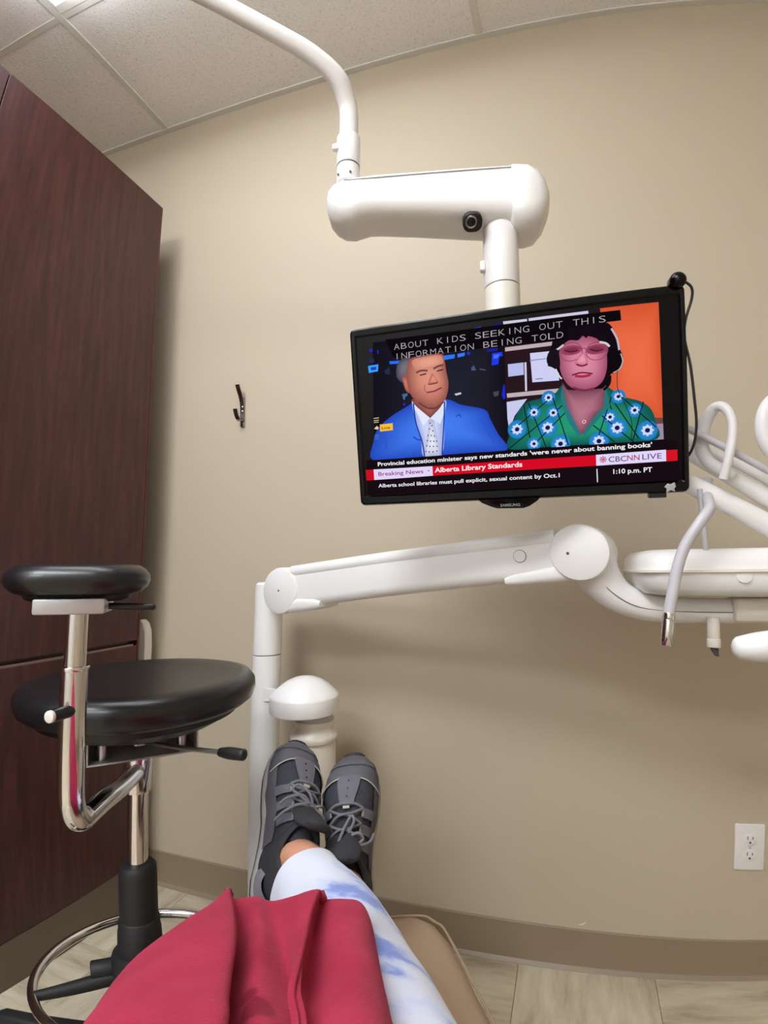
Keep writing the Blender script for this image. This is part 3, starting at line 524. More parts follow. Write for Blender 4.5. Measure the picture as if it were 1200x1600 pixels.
CLOTH = [[(-0.4064,0.5447,0.4653),(-0.4001,0.5479,0.5553),(-0.3752,0.5607,0.6053),(-0.3702,0.5549,0.6159),(-0.365,0.5489,0.6193),(-0.3599,0.543,0.6182),(-0.3569,0.5474,0.6097),(-0.3303,0.5457,0.6207),(-0.3093,0.552,0.6155),(-0.2538,0.5486,0.6398),(-0.2564,0.5662,0.62),(-0.2345,0.5733,0.6208),(-0.2117,0.5754,0.6167),(-0.201,0.5809,0.5867),(-0.1939,0.5845,0.5417)],[(-0.4009,0.5341,0.4953),(-0.3947,0.5372,0.5853),(-0.3698,0.55,0.6353),(-0.3647,0.5442,0.6459),(-0.3595,0.5382,0.6493),(-0.3545,0.5324,0.6482),(-0.3514,0.5368,0.6397),(-0.3249,0.535,0.6507),(-0.3039,0.5413,0.6455),(-0.2483,0.5379,0.6698),(-0.251,0.5555,0.65),(-0.2291,0.5626,0.6508),(-0.2062,0.5647,0.6467),(-0.1955,0.5702,0.6167),(-0.1884,0.5738,0.5717)],[(-0.3991,0.4875,0.5038),(-0.3928,0.4907,0.5938),(-0.3679,0.5034,0.6438),(-0.3444,0.486,0.6691),(-0.3201,0.4679,0.6808),(-0.2966,0.4505,0.6841),(-0.3233,0.497,0.6463),(-0.2878,0.4785,0.6655),(-0.2762,0.4998,0.6524),(-0.2325,0.4825,0.6802),(-0.2413,0.5224,0.6475),(-0.2025,0.4987,0.67),(-0.1838,0.5127,0.6612),(-0.1732,0.5181,0.6312),(-0.166,0.5218,0.5862)],[(-0.397,0.4305,0.5168),(-0.3908,0.4337,0.6068),(-0.3658,0.4464,0.6568),(-0.3304,0.4287,0.6848),(-0.2938,0.4104,0.6992),(-0.2584,0.3927,0.7052),(-0.2972,0.4561,0.6529),(-0.2556,0.4264,0.6809),(-0.2517,0.4649,0.6557),(-0.2101,0.4252,0.6937),(-0.2284,0.4863,0.6459),(-0.1778,0.4436,0.6853),(-0.1632,0.4634,0.6729),(-0.1525,0.4689,0.6429),(-0.1454,0.4725,0.5979)],[(-0.3898,0.3708,0.5275),(-0.3836,0.374,0.6175),(-0.3587,0.3868,0.6675),(-0.3171,0.3735,0.6964),(-0.2742,0.3598,0.7119),(-0.2326,0.3465,0.7188),(-0.2733,0.411,0.6621),(-0.2311,0.3825,0.6919),(-0.2243,0.4227,0.6647),(-0.1941,0.3819,0.7038),(-0.211,0.4429,0.6521),(-0.1576,0.3993,0.696),(-0.1448,0.4219,0.6828),(-0.1341,0.4274,0.6528),(-0.127,0.431,0.6078)],[(-0.3631,0.3053,0.5438),(-0.3568,0.3085,0.6338),(-0.3319,0.3213,0.6838),(-0.2914,0.3161,0.7114),(-0.2497,0.3107,0.7256),(-0.2092,0.3055,0.7312),(-0.2494,0.3668,0.6732),(-0.2077,0.3406,0.7045),(-0.1987,0.3819,0.6753),(-0.1828,0.3517,0.7088),(-0.189,0.3922,0.6702),(-0.142,0.3632,0.7046),(-0.128,0.3845,0.6919),(-0.1173,0.3899,0.6619),(-0.1101,0.3936,0.6169)],[(-0.336,0.2506,0.5594),(-0.3297,0.2538,0.6494),(-0.3048,0.2665,0.6994),(-0.2662,0.2681,0.7255),(-0.2265,0.2697,0.738),(-0.1879,0.2713,0.742),(-0.2273,0.3306,0.6825),(-0.1891,0.3084,0.7127),(-0.1772,0.3461,0.6865),(-0.1637,0.3209,0.7108),(-0.1678,0.3492,0.6868),(-0.129,0.3316,0.7121),(-0.1139,0.3517,0.6997),(-0.1032,0.3572,0.6697),(-0.0961,0.3608,0.6247)],[(-0.2905,0.1615,0.5794),(-0.2842,0.1647,0.6694),(-0.2593,0.1775,0.7194),(-0.2207,0.179,0.7455),(-0.181,0.1807,0.758),(-0.1424,0.1822,0.762),(-0.1818,0.2415,0.7025),(-0.1436,0.2194,0.7327),(-0.1317,0.2571,0.7065),(-0.1182,0.2318,0.7308),(-0.1223,0.2602,0.7068),(-0.0835,0.2425,0.7321),(-0.0684,0.2626,0.7197),(-0.0577,0.2681,0.6897),(-0.0506,0.2717,0.6447)],[(-0.2359,0.0547,0.5894),(-0.2296,0.0579,0.6794),(-0.2047,0.0706,0.7294),(-0.1661,0.0722,0.7555),(-0.1264,0.0738,0.768),(-0.0878,0.0754,0.772),(-0.1272,0.1347,0.7125),(-0.089,0.1125,0.7427),(-0.0771,0.1502,0.7165),(-0.0636,0.1249,0.7408),(-0.0677,0.1533,0.7168),(-0.0289,0.1356,0.7421),(-0.0138,0.1558,0.7297),(-0.0031,0.1612,0.6997),(0.004,0.1649,0.6547)],[(-0.1722,-0.07,0.5894),(-0.1659,-0.0668,0.6794),(-0.141,-0.0541,0.7294),(-0.1024,-0.0525,0.7555),(-0.0627,-0.0509,0.768),(-0.0241,-0.0493,0.772),(-0.0635,0.01,0.7125),(-0.0253,-0.0122,0.7427),(-0.0134,0.0255,0.7165),(0.0001,0.0003,0.7408),(-0.004,0.0286,0.7168),(0.0348,0.011,0.7421),(0.0499,0.0311,0.7297),(0.0606,0.0366,0.6997),(0.0677,0.0402,0.6547)]]
SHOE_OVER = ((-.4212, .7432, .470), ((.8417, -.2307, .4882), (.4668, .7653, -.4431), (-.2715, .6008, .7519)))
SHOE_UNDER = ((-.3127, .8108, .4187), ((.9572, -.2443, .1553), (.2784, .6292, -.7257), (.0796, .7379, .6703)))

# ================================================================== the room
X0, X1, Y0, Y1, H = -1.83, 1.95, -2.7, 1.43, 2.7384
BASE_H = 0.108


def slab(name, lo, hi, m, parent=None):
    bm = BM()
    rbox(bm, lo, hi)
    o = obj(name, bm, m, parent, smooth=False)
    if parent is None:
        tag(o, kind='structure')
    return o


floor = slab('floor', (X0 - .1, Y0 - .1, -0.12), (X1 + .1, Y1 + .1, -0.004), 'grout')
wall_back = slab('wall_back', (X0 - .1, Y1, -0.004), (X1 + .1, Y1 + .1, H + .06), 'wall_paint')
wall_left = slab('wall_left', (X0 - .1, Y0, -0.004), (X0, Y1, H + .06), 'wall_paint')
wall_right = slab('wall_right', (X1, Y0, -0.004), (X1 + .1, Y1, H + .06), 'wall_paint')
wall_front = slab('wall_front', (X0 - .1, Y0 - .1, -0.004), (X1 + .1, Y0, H + .06), 'wall_white')
ceiling = slab('ceiling', (X0 - .1, Y0 - .1, H + .012), (X1 + .1, Y1 + .1, H + .06), 'grid_white')

# floor tiles, laid alternately along and across
TS = 0.338
bm = BM()
rbox(bm, (-TS / 2 + .0006, -TS / 2 + .0006, -0.006), (TS / 2 - .0006, TS / 2 - .0006, 0.0), 0.0005, 1)
tile0 = obj('floor_tile', bm, 'floor_tile', floor, smooth=False)
first = True
ix0 = int(math.floor((X0 + .09) / TS)) - 1
for i in range(ix0, 8):
    for j in range(0, 14):
        x = -0.09 + TS * (i + 0.5)
        y = Y1 - TS * (j + 0.5)
        if x < X0 - TS / 2 or x > X1 + TS / 2 or y < Y0 - TS / 2:
            continue
        o = tile0 if first else copy_obj(tile0, floor)
        first = False
        o.location = (x, y, 0)
        o.rotation_euler = (0, 0, math.pi / 2 * ((i + j + 1) % 2))

# ceiling: lay-in tiles in a white grid, one seen light panel, the panels behind the camera added as fill
GX = [X0, -1.343, -0.118, 1.107, X1]
GY = [Y1, 0.858, 0.248, -0.362, -0.972, -1.582, -2.192, Y0]
LIGHTS = {(1, 1): 'panel_key', (1, 3): 'panel_fill', (1, 5): 'panel_fill'}
BAR = 0.024
cache = {}
for i in range(4):
    for j in range(7):
        xa, xb, ya, yb = GX[i], GX[i + 1], GY[j + 1], GY[j]
        if (i, j) in LIGHTS:
            continue
        w_, h_ = round(xb - xa - .004, 3), round(yb - ya - .004, 3)
        if (w_, h_) not in cache:
            bm = BM()
            rbox(bm, (-w_ / 2, -h_ / 2, 0), (w_ / 2, h_ / 2, .014), .002, 1)
            o = cache[(w_, h_)] = obj('ceiling_tile', bm, 'ceiling_tile', ceiling, smooth=False)
        else:
            o = copy_obj(cache[(w_, h_)], ceiling)
        o.location = ((xa + xb) / 2, (ya + yb) / 2, H + .0035)
for x in GX[1:-1]:
    bm = BM()
    rbox(bm, (x - BAR / 2, Y0, H), (x + BAR / 2, Y1, H + .012), .0008, 1)
    obj('grid_bar', bm, 'grid_white', ceiling, smooth=False)
for y in GY[1:-1]:
    bm = BM()
    rbox(bm, (X0, y - BAR / 2, H + .0004), (X1, y + BAR / 2, H + .012), .0008, 1)
    obj('grid_bar', bm, 'grid_white', ceiling, smooth=False)
bm = BM()
rbox(bm, (X0, Y1 - .022, H - .001), (X1, Y1 + .001, H + .012), .0008, 1)
tag(obj('trim_1', bm, 'grid_white', smooth=False), kind='structure')

LAMP_LABEL = {(1, 1): 'lit ceiling light panel nearest the wall, its bright corner showing at the top left',
              (1, 3): 'unseen fill light panel added in the ceiling just behind the viewer',
              (1, 5): 'unseen fill light panel added in the ceiling furthest behind the viewer'}
for (i, j), m in LIGHTS.items():
    xa, xb, ya, yb = GX[i] + .013, GX[i + 1] - .013, GY[j + 1] + .013, GY[j] - .013
    t = thing('ceiling_light', LAMP_LABEL[(i, j)], 'light', ((xa + xb) / 2, (ya + yb) / 2, H), 'recessed ceiling light panels')
    bm = BM()
    for lo, hi in (((xa, ya), (xb, ya + .064)), ((xa, yb - .070), (xb, yb)), ((xa, ya + .064), (xa + .064, yb - .070)), ((xb - .064, ya + .064), (xb, yb - .070))):
        rbox(bm, (lo[0], lo[1], H - .001), (hi[0], hi[1], H + .011), .001, 1)
    obj('frame', bm, 'grid_white', t, smooth=False)
    bm = BM()
    rbox(bm, (xa + .060, ya + .060, H - .068), (xb - .060, yb - .066, H + .008))  # low-hung lens is made up so its sides brighten the ceiling
    obj('diffuser', bm, m, t, smooth=False)

# rubber cove base along the back wall: flat face, thin lip, toe flaring onto the floor
bm = BM()
prof = [(0, 0), (-.016, 0), (-.0135, .004), (-.0065, .010), (-.0042, .02), (-.0038, BASE_H - .003), (-.0022, BASE_H), (0, BASE_H)]
loft(bm, [[Vector((x, Y1 + a, b)) for a, b in prof] for x in (X0, X1)])
tag(obj('baseboard_back', bm, 'base_rubber', angle=25), kind='structure')
bm = BM()
loft(bm, [[Vector((X1 + a, y, b)) for a, b in prof] for y in (Y0, Y1 - .018)])
tag(obj('baseboard_right', bm, 'base_rubber', angle=25), kind='structure')

# chipped paint flake just over the base
bm = BM()
prism(bm, [(.0585, .1195), (.066, .1215), (.0705, .1255), (.0755, .1285), (.0755, .1262), (.0712, .1220), (.0655, .1190)], Y1 - .0016, Y1 + .0005)
obj('paint_chip', bm, 'cap_white', wall_back, smooth=False)

# ================================================================== tall cabinet
CX = -1.218
cab = thing('tall_cabinet', 'tall dark mahogany cabinet with flat doors at the left wall', 'cabinet', (-1.52, .35, 0))
YC = 1.305
bm = BM()
rbox(bm, (X0 + .004, -.62, BASE_H + .018), (CX - .021, YC, 2.272), .001, 1)
obj('body', bm, 'wood_mahogany', cab, smooth=False)
bm = BM()
rbox(bm, (CX - .021, YC - .007, BASE_H + .018), (CX - .001, YC, 2.272), .0006, 1)
obj('end_panel_edge', bm, 'wood_edge', cab, smooth=False)
bm = BM()
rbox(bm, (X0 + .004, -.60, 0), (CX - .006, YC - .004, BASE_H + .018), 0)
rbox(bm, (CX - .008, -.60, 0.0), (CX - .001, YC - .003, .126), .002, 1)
obj('toe_kick', bm, 'kick_rubber_shaded', cab, smooth=False)
for ya, yb in ((.686, YC - .009), (.06, .682), (-.61, .056)):
    bm = BM()
    rbox(bm, (CX - .0205, ya, .803), (CX, yb, 2.272), .0012, 1)
    obj('door', bm, 'wood_mahogany', cab, smooth=False)
for ya, yb in ((-.0 + .06, YC - .009), (-.61, .056)):
    bm = BM()
    rbox(bm, (CX - .0205, ya, .128), (CX, yb, .787), .0012, 1)
    obj('drawer_front', bm, 'wood_mahogany', cab, smooth=False)
    bm = BM()
    rbox(bm, (CX - .018, ya + .002, .786), (CX - .004, yb - .012, .793), .0008, 1)
    obj('finger_pull', bm, 'alu_strip', cab, smooth=False)

# white panel standing in the gap behind the cabinet
bm = BM()
out = [(-.032, 0), (.030, 0), (.032, .78), (.028, .825), (.018, .848), (.004, .858), (-.012, .852), (-.026, .836), (-.032, .80)]
prism(bm, out, -.016, .016, Matrix.Translation((-1.2715, 1.368, 0)), .006)
tag(obj('utility_panel', bm, 'plastic_warm'), 'narrow white rounded plastic panel standing in the gap behind the cabinet', 'panel')

# ================================================================== coat hook and outlet
hook = thing('coat_hook', 'small chrome double coat hook screwed to the beige wall', 'hook', (-.955, 1.43, 1.56))


def strip(path, wd, th, x=-.955):
    P = smooth_path([Vector((0, a, b)) for a, b in path], 6)
    bm = BM()
    rings = []
    for i, p in enumerate(P):
        t = (P[min(i + 1, len(P) - 1)] - P[max(i - 1, 0)]).normalized()
        n = Vector((0, -t.z, t.y))
        rings.append([Vector((x + sx * wd / 2, p.y, p.z)) + n * (s * th / 2) for sx, s in ((-1, -1), (1, -1), (1, 1), (-1, 1))])
    loft(bm, rings)
    return bm


obj('hook_bar', strip([(1.393, 1.634), (1.399, 1.622), (1.412, 1.602), (1.4215, 1.578), (1.4245, 1.55), (1.4225, 1.528), (1.414, 1.517), (1.402, 1.518), (1.391, 1.530), (1.383, 1.548)], .0145, .0042), 'hook_metal', hook)
bm = BM()
rbox(bm, (-.9625, 1.4235, 1.498), (-.9475, 1.4305, 1.60), .002, 2)
obj('back_plate', bm, 'hook_metal', hook)
for z in (1.566, 1.551):
    bm = BM()
    cyl(bm, (-.955, 1.4235, z), (-.955, 1.4205, z), .0035, 14, bev=.0008)
    obj('screw', bm, 'chrome', hook)

outlet = thing('wall_outlet', 'white duplex power outlet on the back wall above the baseboard', 'outlet', (.456, 1.43, .352))
Mo = Matrix.Translation((.456, 1.43, .352))
bm = BM()
prism(bm, rrect(.070, .114, .004), -.0055, .001, Mo, .003)
obj('cover_plate', bm, 'outlet_white', outlet, angle=30)
for dz in (.0195, -.0195):
    bm = BM()
    pts = [(max(-.0145, min(.0145, .0172 * math.cos(a))), dz + .0142 * math.sin(a)) for a in [2 * math.pi * k / 32 for k in range(32)]]
    prism(bm, pts, -.0072, -.004, Mo, .0006)
    rc = obj('receptacle', bm, 'outlet_white', outlet, angle=30)
    bm = BM()
    rbox(bm, (-.0068, -.0076, dz + .0005), (-.0050, -.0068, dz + .0085), 0, M=Mo)
    rbox(bm, (.0050, -.0076, dz + .0012), (.0068, -.0068, dz + .0078), 0, M=Mo)
    obj('blade_slots', bm, 'slot_dark', rc, smooth=False)
    bm = BM()
    cyl(bm, Mo @ Vector((0, -.0068, dz - .0065)), Mo @ Vector((0, -.0076, dz - .0065)), .0026, 12)
    obj('ground_hole', bm, 'slot_dark', rc)
bm = BM()
cyl(bm, Mo @ Vector((0, -.005, 0)), Mo @ Vector((0, -.0066, 0)), .0028, 12)
obj('screw', bm, 'plastic_grey', outlet)

# ================================================================== television
MT = Matrix.Translation((-.0510, .8688, 1.3007)) @ (Matrix.Rotation(.041428, 4, 'Z') @ Matrix.Rotation(.189488, 4, 'X') @ Matrix.Rotation(-.002432, 4, 'Y'))
tv = thing('television', 'black glossy television on the ceiling arm showing a two-person news interview', 'television', matrix=MT)
W2, H2 = .280, .165
SXA, SXB, SZA, SZB = -.2655, .2675, -.1445, .1465
bm = BM()
# bezel: outer rounded shell, front lip sloping in to the screen
def rring(w, h, r, y, cx=0.0, cz=0.0):
    return [Vector((cx + a, y, cz + b)) for a, b in rrect(w, h, r, 5)]
cxs, czs = (SXA + SXB) / 2, (SZA + SZB) / 2
loft(bm, [rring(.520, .290, .02, .048), rring(.545, .315, .014, .040), rring(.559, .329, .010, .022), rring(.560, .330, .010, .006), rring(.556, .326, .009, .0005), rring(.550, .320, .008, -.002),
          rring(SXB - SXA + .008, SZB - SZA + .008, .002, -.0015, cxs, czs), rring(SXB - SXA, SZB - SZA, .001, .002, cxs, czs)])
obj('bezel', bm, 'bezel', tv, angle=30)
bm = BM()
prism(bm, [(-.052, -.163), (-.046, -.169), (-.030, -.1765), (-.020, -.180), (.024, -.181), (.034, -.1775), (.047, -.169), (.052, -.163)], -.0025, .012, None, .0012)
chin = obj('logo_chin', bm, 'bezel', tv)
bm = BM()
cyl(bm, (.2672, .012, .168), (.2672, -.012, .168), .0125, 24, bev=.004)
lathe(bm, (.2672, -.010, .168), [(.0125, 0), (.0105, .004), (.006, .0075), (0.0, .009)], 24, Matrix.Rotation(math.pi / 2, 4, 'X'))
obj('sensor_knob', bm, 'bezel', tv)
bm = BM()
tube(bm, [(.270, -.004, .170), (.280, 0, .1665), (.2895, .002, .157), (.2895, .004, .140), (.2795, .006, .107), (.2785, .008, .077), (.2856, .008, .036), (.290, .008, -.015), (.293, .010, -.055), (.2905, .014, -.086), (.282, .020, -.108), (.268, .03, -.118)], .0021, 10, 5)
obj('sensor_cable', bm, 'black_plastic', tv)
bm = BM()
rbox(bm, (.220, .002, -.1725), (.2455, .016, -.164), .001, 1)
obj('button_block', bm, 'black_plastic', tv)
bm = BM()
prism(bm, [(.241, -.155), (.246, -.1495), (.250, -.151), (.256, -.148), (.2575, -.155), (.255, -.159), (.257, -.163), (.250, -.1605), (.2435, -.1645), (.2445, -.158)], -.0042, -.0012, None, .0006)
obj('foil_sticker', bm, 'sticker', tv, angle=10)
bm = BM()
rbox(bm, (-.15, .042, -.09), (.15, .056, .07), .006, 3)
obj('rear_housing', bm, 'black_plastic', tv)

SCREEN_GAIN = 1.0
bm = BM()
rbox(bm, (SXA - .001, .0012, SZA - .001), (SXB + .001, .004, SZB + .001))
screen = obj('screen', bm, 'screen_black', tv, smooth=False)


class Layer:
    """flat pictures on the screen, built up in paper-thin layers"""
    def __init__(self):
        self.y = 0.0010
        self.g = {}

    def get(self, g):
        if g not in self.g:
            b = bmesh.new()
            self.g[g] = (b, b.loops.layers.float_color.new('Col'))
        self.y -= 0.00002
        return self.g[g]

    def face(self, bm, lay, pts, cols):
        vs = [bm.verts.new((x / 1000, self.y, z / 1000)) for x, z in pts]
        f = bm.faces.new(vs)
        for l, c in zip(f.loops, cols):
            l[lay] = c


def sm2(pts, sub):
    if sub < 1:
        return pts
    return [(v.x, v.y) for v in smooth_path([Vector((a, b, 0)) for a, b in pts], 4, True)]


LY = Layer()


def draw(s):
    bm, lay = LY.get(s[0])
    k = s[1]
    if k == 'p':
        pts = sm2(s[2], s[4])
        LY.face(bm, lay, pts, [lin(s[3])] * len(pts))
    elif k == 'b':
        pts = sm2(s[2], s[6])
        c1, c2, ctr = lin(s[3]), lin(s[4]), s[5]
        n = len(pts)
        for i in range(n):
            a, b = pts[i], pts[(i + 1) % n]
            am = (a[0] * .45 + ctr[0] * .55, a[1] * .45 + ctr[1] * .55)
            bmid = (b[0] * .45 + ctr[0] * .55, b[1] * .45 + ctr[1] * .55)
            cm = tuple(c1[q] * .25 + c2[q] * .75 for q in range(4))
            LY.face(bm, lay, [a, b, bmid, am], [c1, c1, cm, cm])
            LY.face(bm, lay, [am, bmid, ctr], [cm, cm, c2])
    elif k == 'l':
        pts, wd = s[2], s[3] / 2
        if s[5]:
            pts = [(v.x, v.y) for v in smooth_path([Vector((a, b, 0)) for a, b in pts], 5)]
        P = [Vector(p) for p in pts]
        L, Rr = [], []
        for i, p in enumerate(P):
            t = (P[min(i + 1, len(P) - 1)] - P[max(i - 1, 0)]).normalized()
            n = Vector((-t.y, t.x)) * wd
            L.append(p + n); Rr.append(p - n)
        c = lin(s[4])
        for i in range(len(P) - 1):
            LY.face(bm, lay, [L[i], L[i + 1], Rr[i + 1], Rr[i]], [c] * 4)
    elif k == 'd':
        (cx, cz), rx, rz = s[2], s[3], s[4]
        c1, c2 = lin(s[5]), lin(s[6])
        n = 20
        ring = [(cx + rx * math.cos(2 * math.pi * i / n), cz + rz * math.sin(2 * math.pi * i / n)) for i in range(n)]
        for i in range(n):
            LY.face(bm, lay, [ring[i], ring[(i + 1) % n], (cx, cz)], [c1, c1, c2])
    elif k == 'f':      # eight-petalled flower
        (cx, cz), r = s[2], s[3]
        c = lin(s[4])
        n = 64
        ring = [(cx + r * (.88 + .12 * math.cos(8 * a)) * math.cos(a), cz + r * (.88 + .12 * math.cos(8 * a)) * math.sin(a)) for a in [2 * math.pi * i / n for i in range(n)]]
        LY.face(bm, lay, ring, [c] * n)


for s in SHAPES:
    draw(s)
# red maple-like round emblem beside the channel name: a disc cut into wedges
EX, EZ = 151.0, -104.8
for k in range(8):
    a = math.pi / 4 * k
    for r0, r1, hw in ((1.5, 3.2, .30), (3.7, 5.4, .25)):
        p = [(EX + r0 * math.cos(a - hw), EZ + r0 * math.sin(a - hw)), (EX + r1 * math.cos(a - hw), EZ + r1 * math.sin(a - hw)), (EX + r1 * math.cos(a + hw), EZ + r1 * math.sin(a + hw)), (EX + r0 * math.cos(a + hw), EZ + r0 * math.sin(a + hw))]
        draw(('lower_banner', 'p', p, (190, 24, 48), 0))
draw(('lower_banner', 'd', (EX, EZ), 1.2, 1.2, (190, 24, 48), (190, 24, 48)))
draw(('lower_banner', 'p', [(-140.6, -105.2), (-138.4, -105.2), (-138.4, -103.0), (-140.6, -103.0)], (150, 40, 120), 0))


def text_mesh(s, bold):
    cu = bpy.data.curves.new('t', 'FONT')
    cu.body = s
    cu.size = 1.0
    cu.offset = bold
    cu.resolution_u = 3
    to = bpy.data.objects.new('t', cu)
    COL.objects.link(to)
    bpy.context.view_layer.update()
    me = bpy.data.meshes.new_from_object(to.evaluated_get(bpy.context.evaluated_depsgraph_get()))
    bpy.data.objects.remove(to)
    bpy.data.curves.remove(cu)
    return me


CAPH = {}


def put_text(g, s, xa, xb, zb, cap, col, bold):
    """lettering fitted between xa and xb (mm) on baseline zb with capital height cap"""
    me = text_mesh(s, bold)
    bm, lay = LY.get(g)
    xs = [v.co.x for v in me.vertices]
    x0, x1 = min(xs), max(xs)
    if 'H' not in CAPH:
        hm = text_mesh('H', 0)
        CAPH['H'] = max(v.co.y for v in hm.vertices)
    sx, sz = (xb - xa) / (x1 - x0), cap / CAPH['H']
    vs = [bm.verts.new(((xa + (v.co.x - x0) * sx) / 1000, LY.y, (zb + v.co.y * sz) / 1000)) for v in me.vertices]
    c = lin(col)
    for p in me.polygons:
        try:
            f = bm.faces.new([vs[i] for i in p.vertices])
        except ValueError:
            continue
        for l in f.loops:
            l[lay] = c
    bpy.data.meshes.remove(me)


for t_ in TEXTS:
    put_text(*t_)


def caption(row, xa, xb, zb, cap):
    n = len(row)
    step = (xb - xa) / n
    for i, ch in enumerate(row):
        if ch == ' ':
            continue
        w_ = step * (.11 if ch == 'I' else .78)
        x = xa + step * (i + .5) - w_ / 2
        put_text('caption_text', ch, x, x + w_, zb, cap, (172, 166, 172), -.012)


caption('ABOUT KIDS SEEKING OUT THIS', -196, 161, 117.0, 10.4)
caption('INFORMATION BEING TOLD', -196, 95.5, 100.0, 10.4)
for g, (b, lay) in LY.g.items():
    me = bpy.data.meshes.new(g)
    b.to_mesh(me)
    b.free()
    me.materials.append(MATS['screen_image'])
    o = bpy.data.objects.new(g, me)
    COL.objects.link(o)
    o.parent = screen
# maker's lettering on the chin
me = text_mesh('SAMSUNG', .02)
xs = [v.co.x for v in me.vertices]
k = .033 / (max(xs) - min(xs))
for v in me.vertices:
    v.co = Vector((-.0145 + (v.co.x - min(xs)) * k, -.0030, -.1768 + v.co.y * .0048 / .7))
me.materials.append(MATS['foil_text'])
o = bpy.data.objects.new('maker_lettering', me)
COL.objects.link(o)
o.parent = chin

# ================================================================== arm that carries the television
arm = thing('monitor_arm', 'white jointed ceiling arm with bent pole holding the television', 'monitor arm', (-.35, .875, 1.74))
bm = BM()
tube(bm, [(-.352, .876, 1.83), (-.352, .876, 1.90), (-.351, .874, 1.955), (-.352, .864, 1.985), (-.362, .832, 2.020), (-.404, .791, 2.055), (-.463, .746, 2.086), (-.527, .698, 2.120), (-.70, .565, 2.212), (-.86, .44, 2.30), (-.985, .335, 2.39), (-1.035, .27, 2.50), (-1.05, .225, 2.62), (-1.05, .21, 2.74)], .0195, 24, 6)
obj('bent_pole', bm, 'plastic_white', arm)
bm = BM()
lathe(bm, (-1.05, .21, 2.715), [(.06, .023), (.06, .008), (.045, 0), (.02, -.004)], 32)
obj('ceiling_flange', bm, 'plastic_white', arm)
bm = BM()
lathe(bm, (-.352, .876, 0), [(.0195, 1.905), (.0225, 1.905), (.0243, 1.902), (.0243, 1.838), (.0238, 1.836), (.0195, 1.836)], 32)
obj('collar', bm, 'plastic_white', arm)
bm = BM()
lathe(bm, (-.352, .876, 0), [(.0238, 1.8355), (.0238, 1.8325), (.0228, 1.8325), (.0228, 1.8355)], 32)
obj('seam_ring', bm, 'seam', arm)
bm = BM()
lathe(bm, (-.352, .876, 0), [(.0235, 1.832), (.0235, 1.795), (.01, 1.795)], 32)
obj('lower_collar', bm, 'plastic_white', arm)
bm = BM()
rbox(bm, (-.3785, .852, 1.866), (-.366, .862, 1.879), .002, 2)
cl = obj('clip', bm, 'plastic_white', arm)
for dx in (-.013, .013):
    bm = BM()
    cyl(bm, (-.352 + dx, .8565, 1.806), (-.352 + dx, .8535, 1.806), .0022, 10)
    obj('set_screw', bm, 'slot_dark', arm)

A0, AX = Vector((-.385, .868, 0)), Vector((.978, .209, 0)).normalized()
AY = Vector((-AX.y, AX.x, 0))     # away from the viewer


def arm_section(a, z0, z1, dep, r):
    c = A0 + AX * a
    return [c + AY * p + Vector((0, 0, (z0 + z1) / 2 + q)) for p, q in rrect(dep, z1 - z0, r, 6)]


bm = BM()
ST = [(-.004, 1.722, 1.758, .05, .017), (.000, 1.708, 1.771, .072, .03), (.010, 1.696, 1.780, .088, .036), (.026, 1.688, 1.785, .096, .036), (.046, 1.6865, 1.786, .098, .034),
      (.060, 1.6915, 1.786, .098, .032), (.076, 1.697, 1.786, .098, .030), (.10, 1.697, 1.786, .098, .028), (.18, 1.689, 1.785, .100, .028), (.27, 1.678, 1.785, .102, .028), (.345, 1.670, 1.784, .104, .028), (.372, 1.664, 1.784, .108, .030)]
loft(bm, [arm_section(*s) for s in ST])
hs = obj('arm_housing', bm, 'plastic_white', arm, angle=50)
bm = BM()
ST = [(.350, 1.668, 1.782, .100, .028), (.356, 1.657, 1.786, .112, .032), (.384, 1.652, 1.785, .114, .036), (.402, 1.654, 1.778, .108, .040), (.416, 1.668, 1.764, .092, .040), (.424, 1.688, 1.744, .064, .028), (.427, 1.702, 1.730, .03, .012)]
loft(bm, [arm_section(*s) for s in ST])
obj('end_cap', bm, 'plastic_white', arm, angle=60)
bm = BM()
for a0, a1, d0, d1 in ((.034, .352, .0488, .0525),):
    P0, P1 = A0 + AX * a0 - AY * (d0 - .0012), A0 + AX * a1 - AY * (d1 - .0012)
    loft(bm, [[P + Vector((0, 0, 1.7655 + dz)) + AY * dy for dz, dy in ((-.0006, 0), (.0006, 0), (.0006, -.0015), (-.0006, -.0015))] for P in (P0, P1)])
obj('cover_seam', bm, 'seam', arm, smooth=False)
bm = BM()
c = A0 + AX * .278 - AY * .037
MH = Matrix.Translation(c + Vector((0, 0, 1.6675))) @ Matrix(((AX.x, AY.x, 0, 0), (AX.y, AY.y, 0, 0), (0, 0, 1, 0), (0, 0, 0, 1))) @ Matrix.Rotation(R(50), 4, 'X')
prism(bm, rrect(.036, .032, .0135), -.0075, .012, MH, .001)
hole = obj('socket_hole', bm, 'dark', arm)
bm = BM()
ring_tube(bm, MH @ Vector((-.003, -.0085, .002)), .0095, .0018, 28, 8, Matrix.Rotation(R(140), 4, 'X'))
obj('hole_ring', bm, 'steel', hole)
TX, TY = -.0585, .938
bm = BM()
lathe(bm, (TX, TY, 0), [(.02, 1.715), (.029, 1.712), (.0335, 1.70), (.0335, 1.554), (.033, 1.552), (.02, 1.552)], 36)
obj('drop_tube', bm, 'plastic_white', arm)
bm = BM()
lathe(bm, (TX, TY, 0), [(.0325, 1.5525), (.0325, 1.5495)], 36)
obj('seam_ring', bm, 'seam', arm)
bm = BM()
lathe(bm, (TX, TY, 0), [(.02, 1.55), (.0335, 1.549), (.0335, 1.385), (.028, 1.378), (.01, 1.378)], 36)
obj('swivel_tube', bm, 'plastic_warm', arm)
bm = BM()
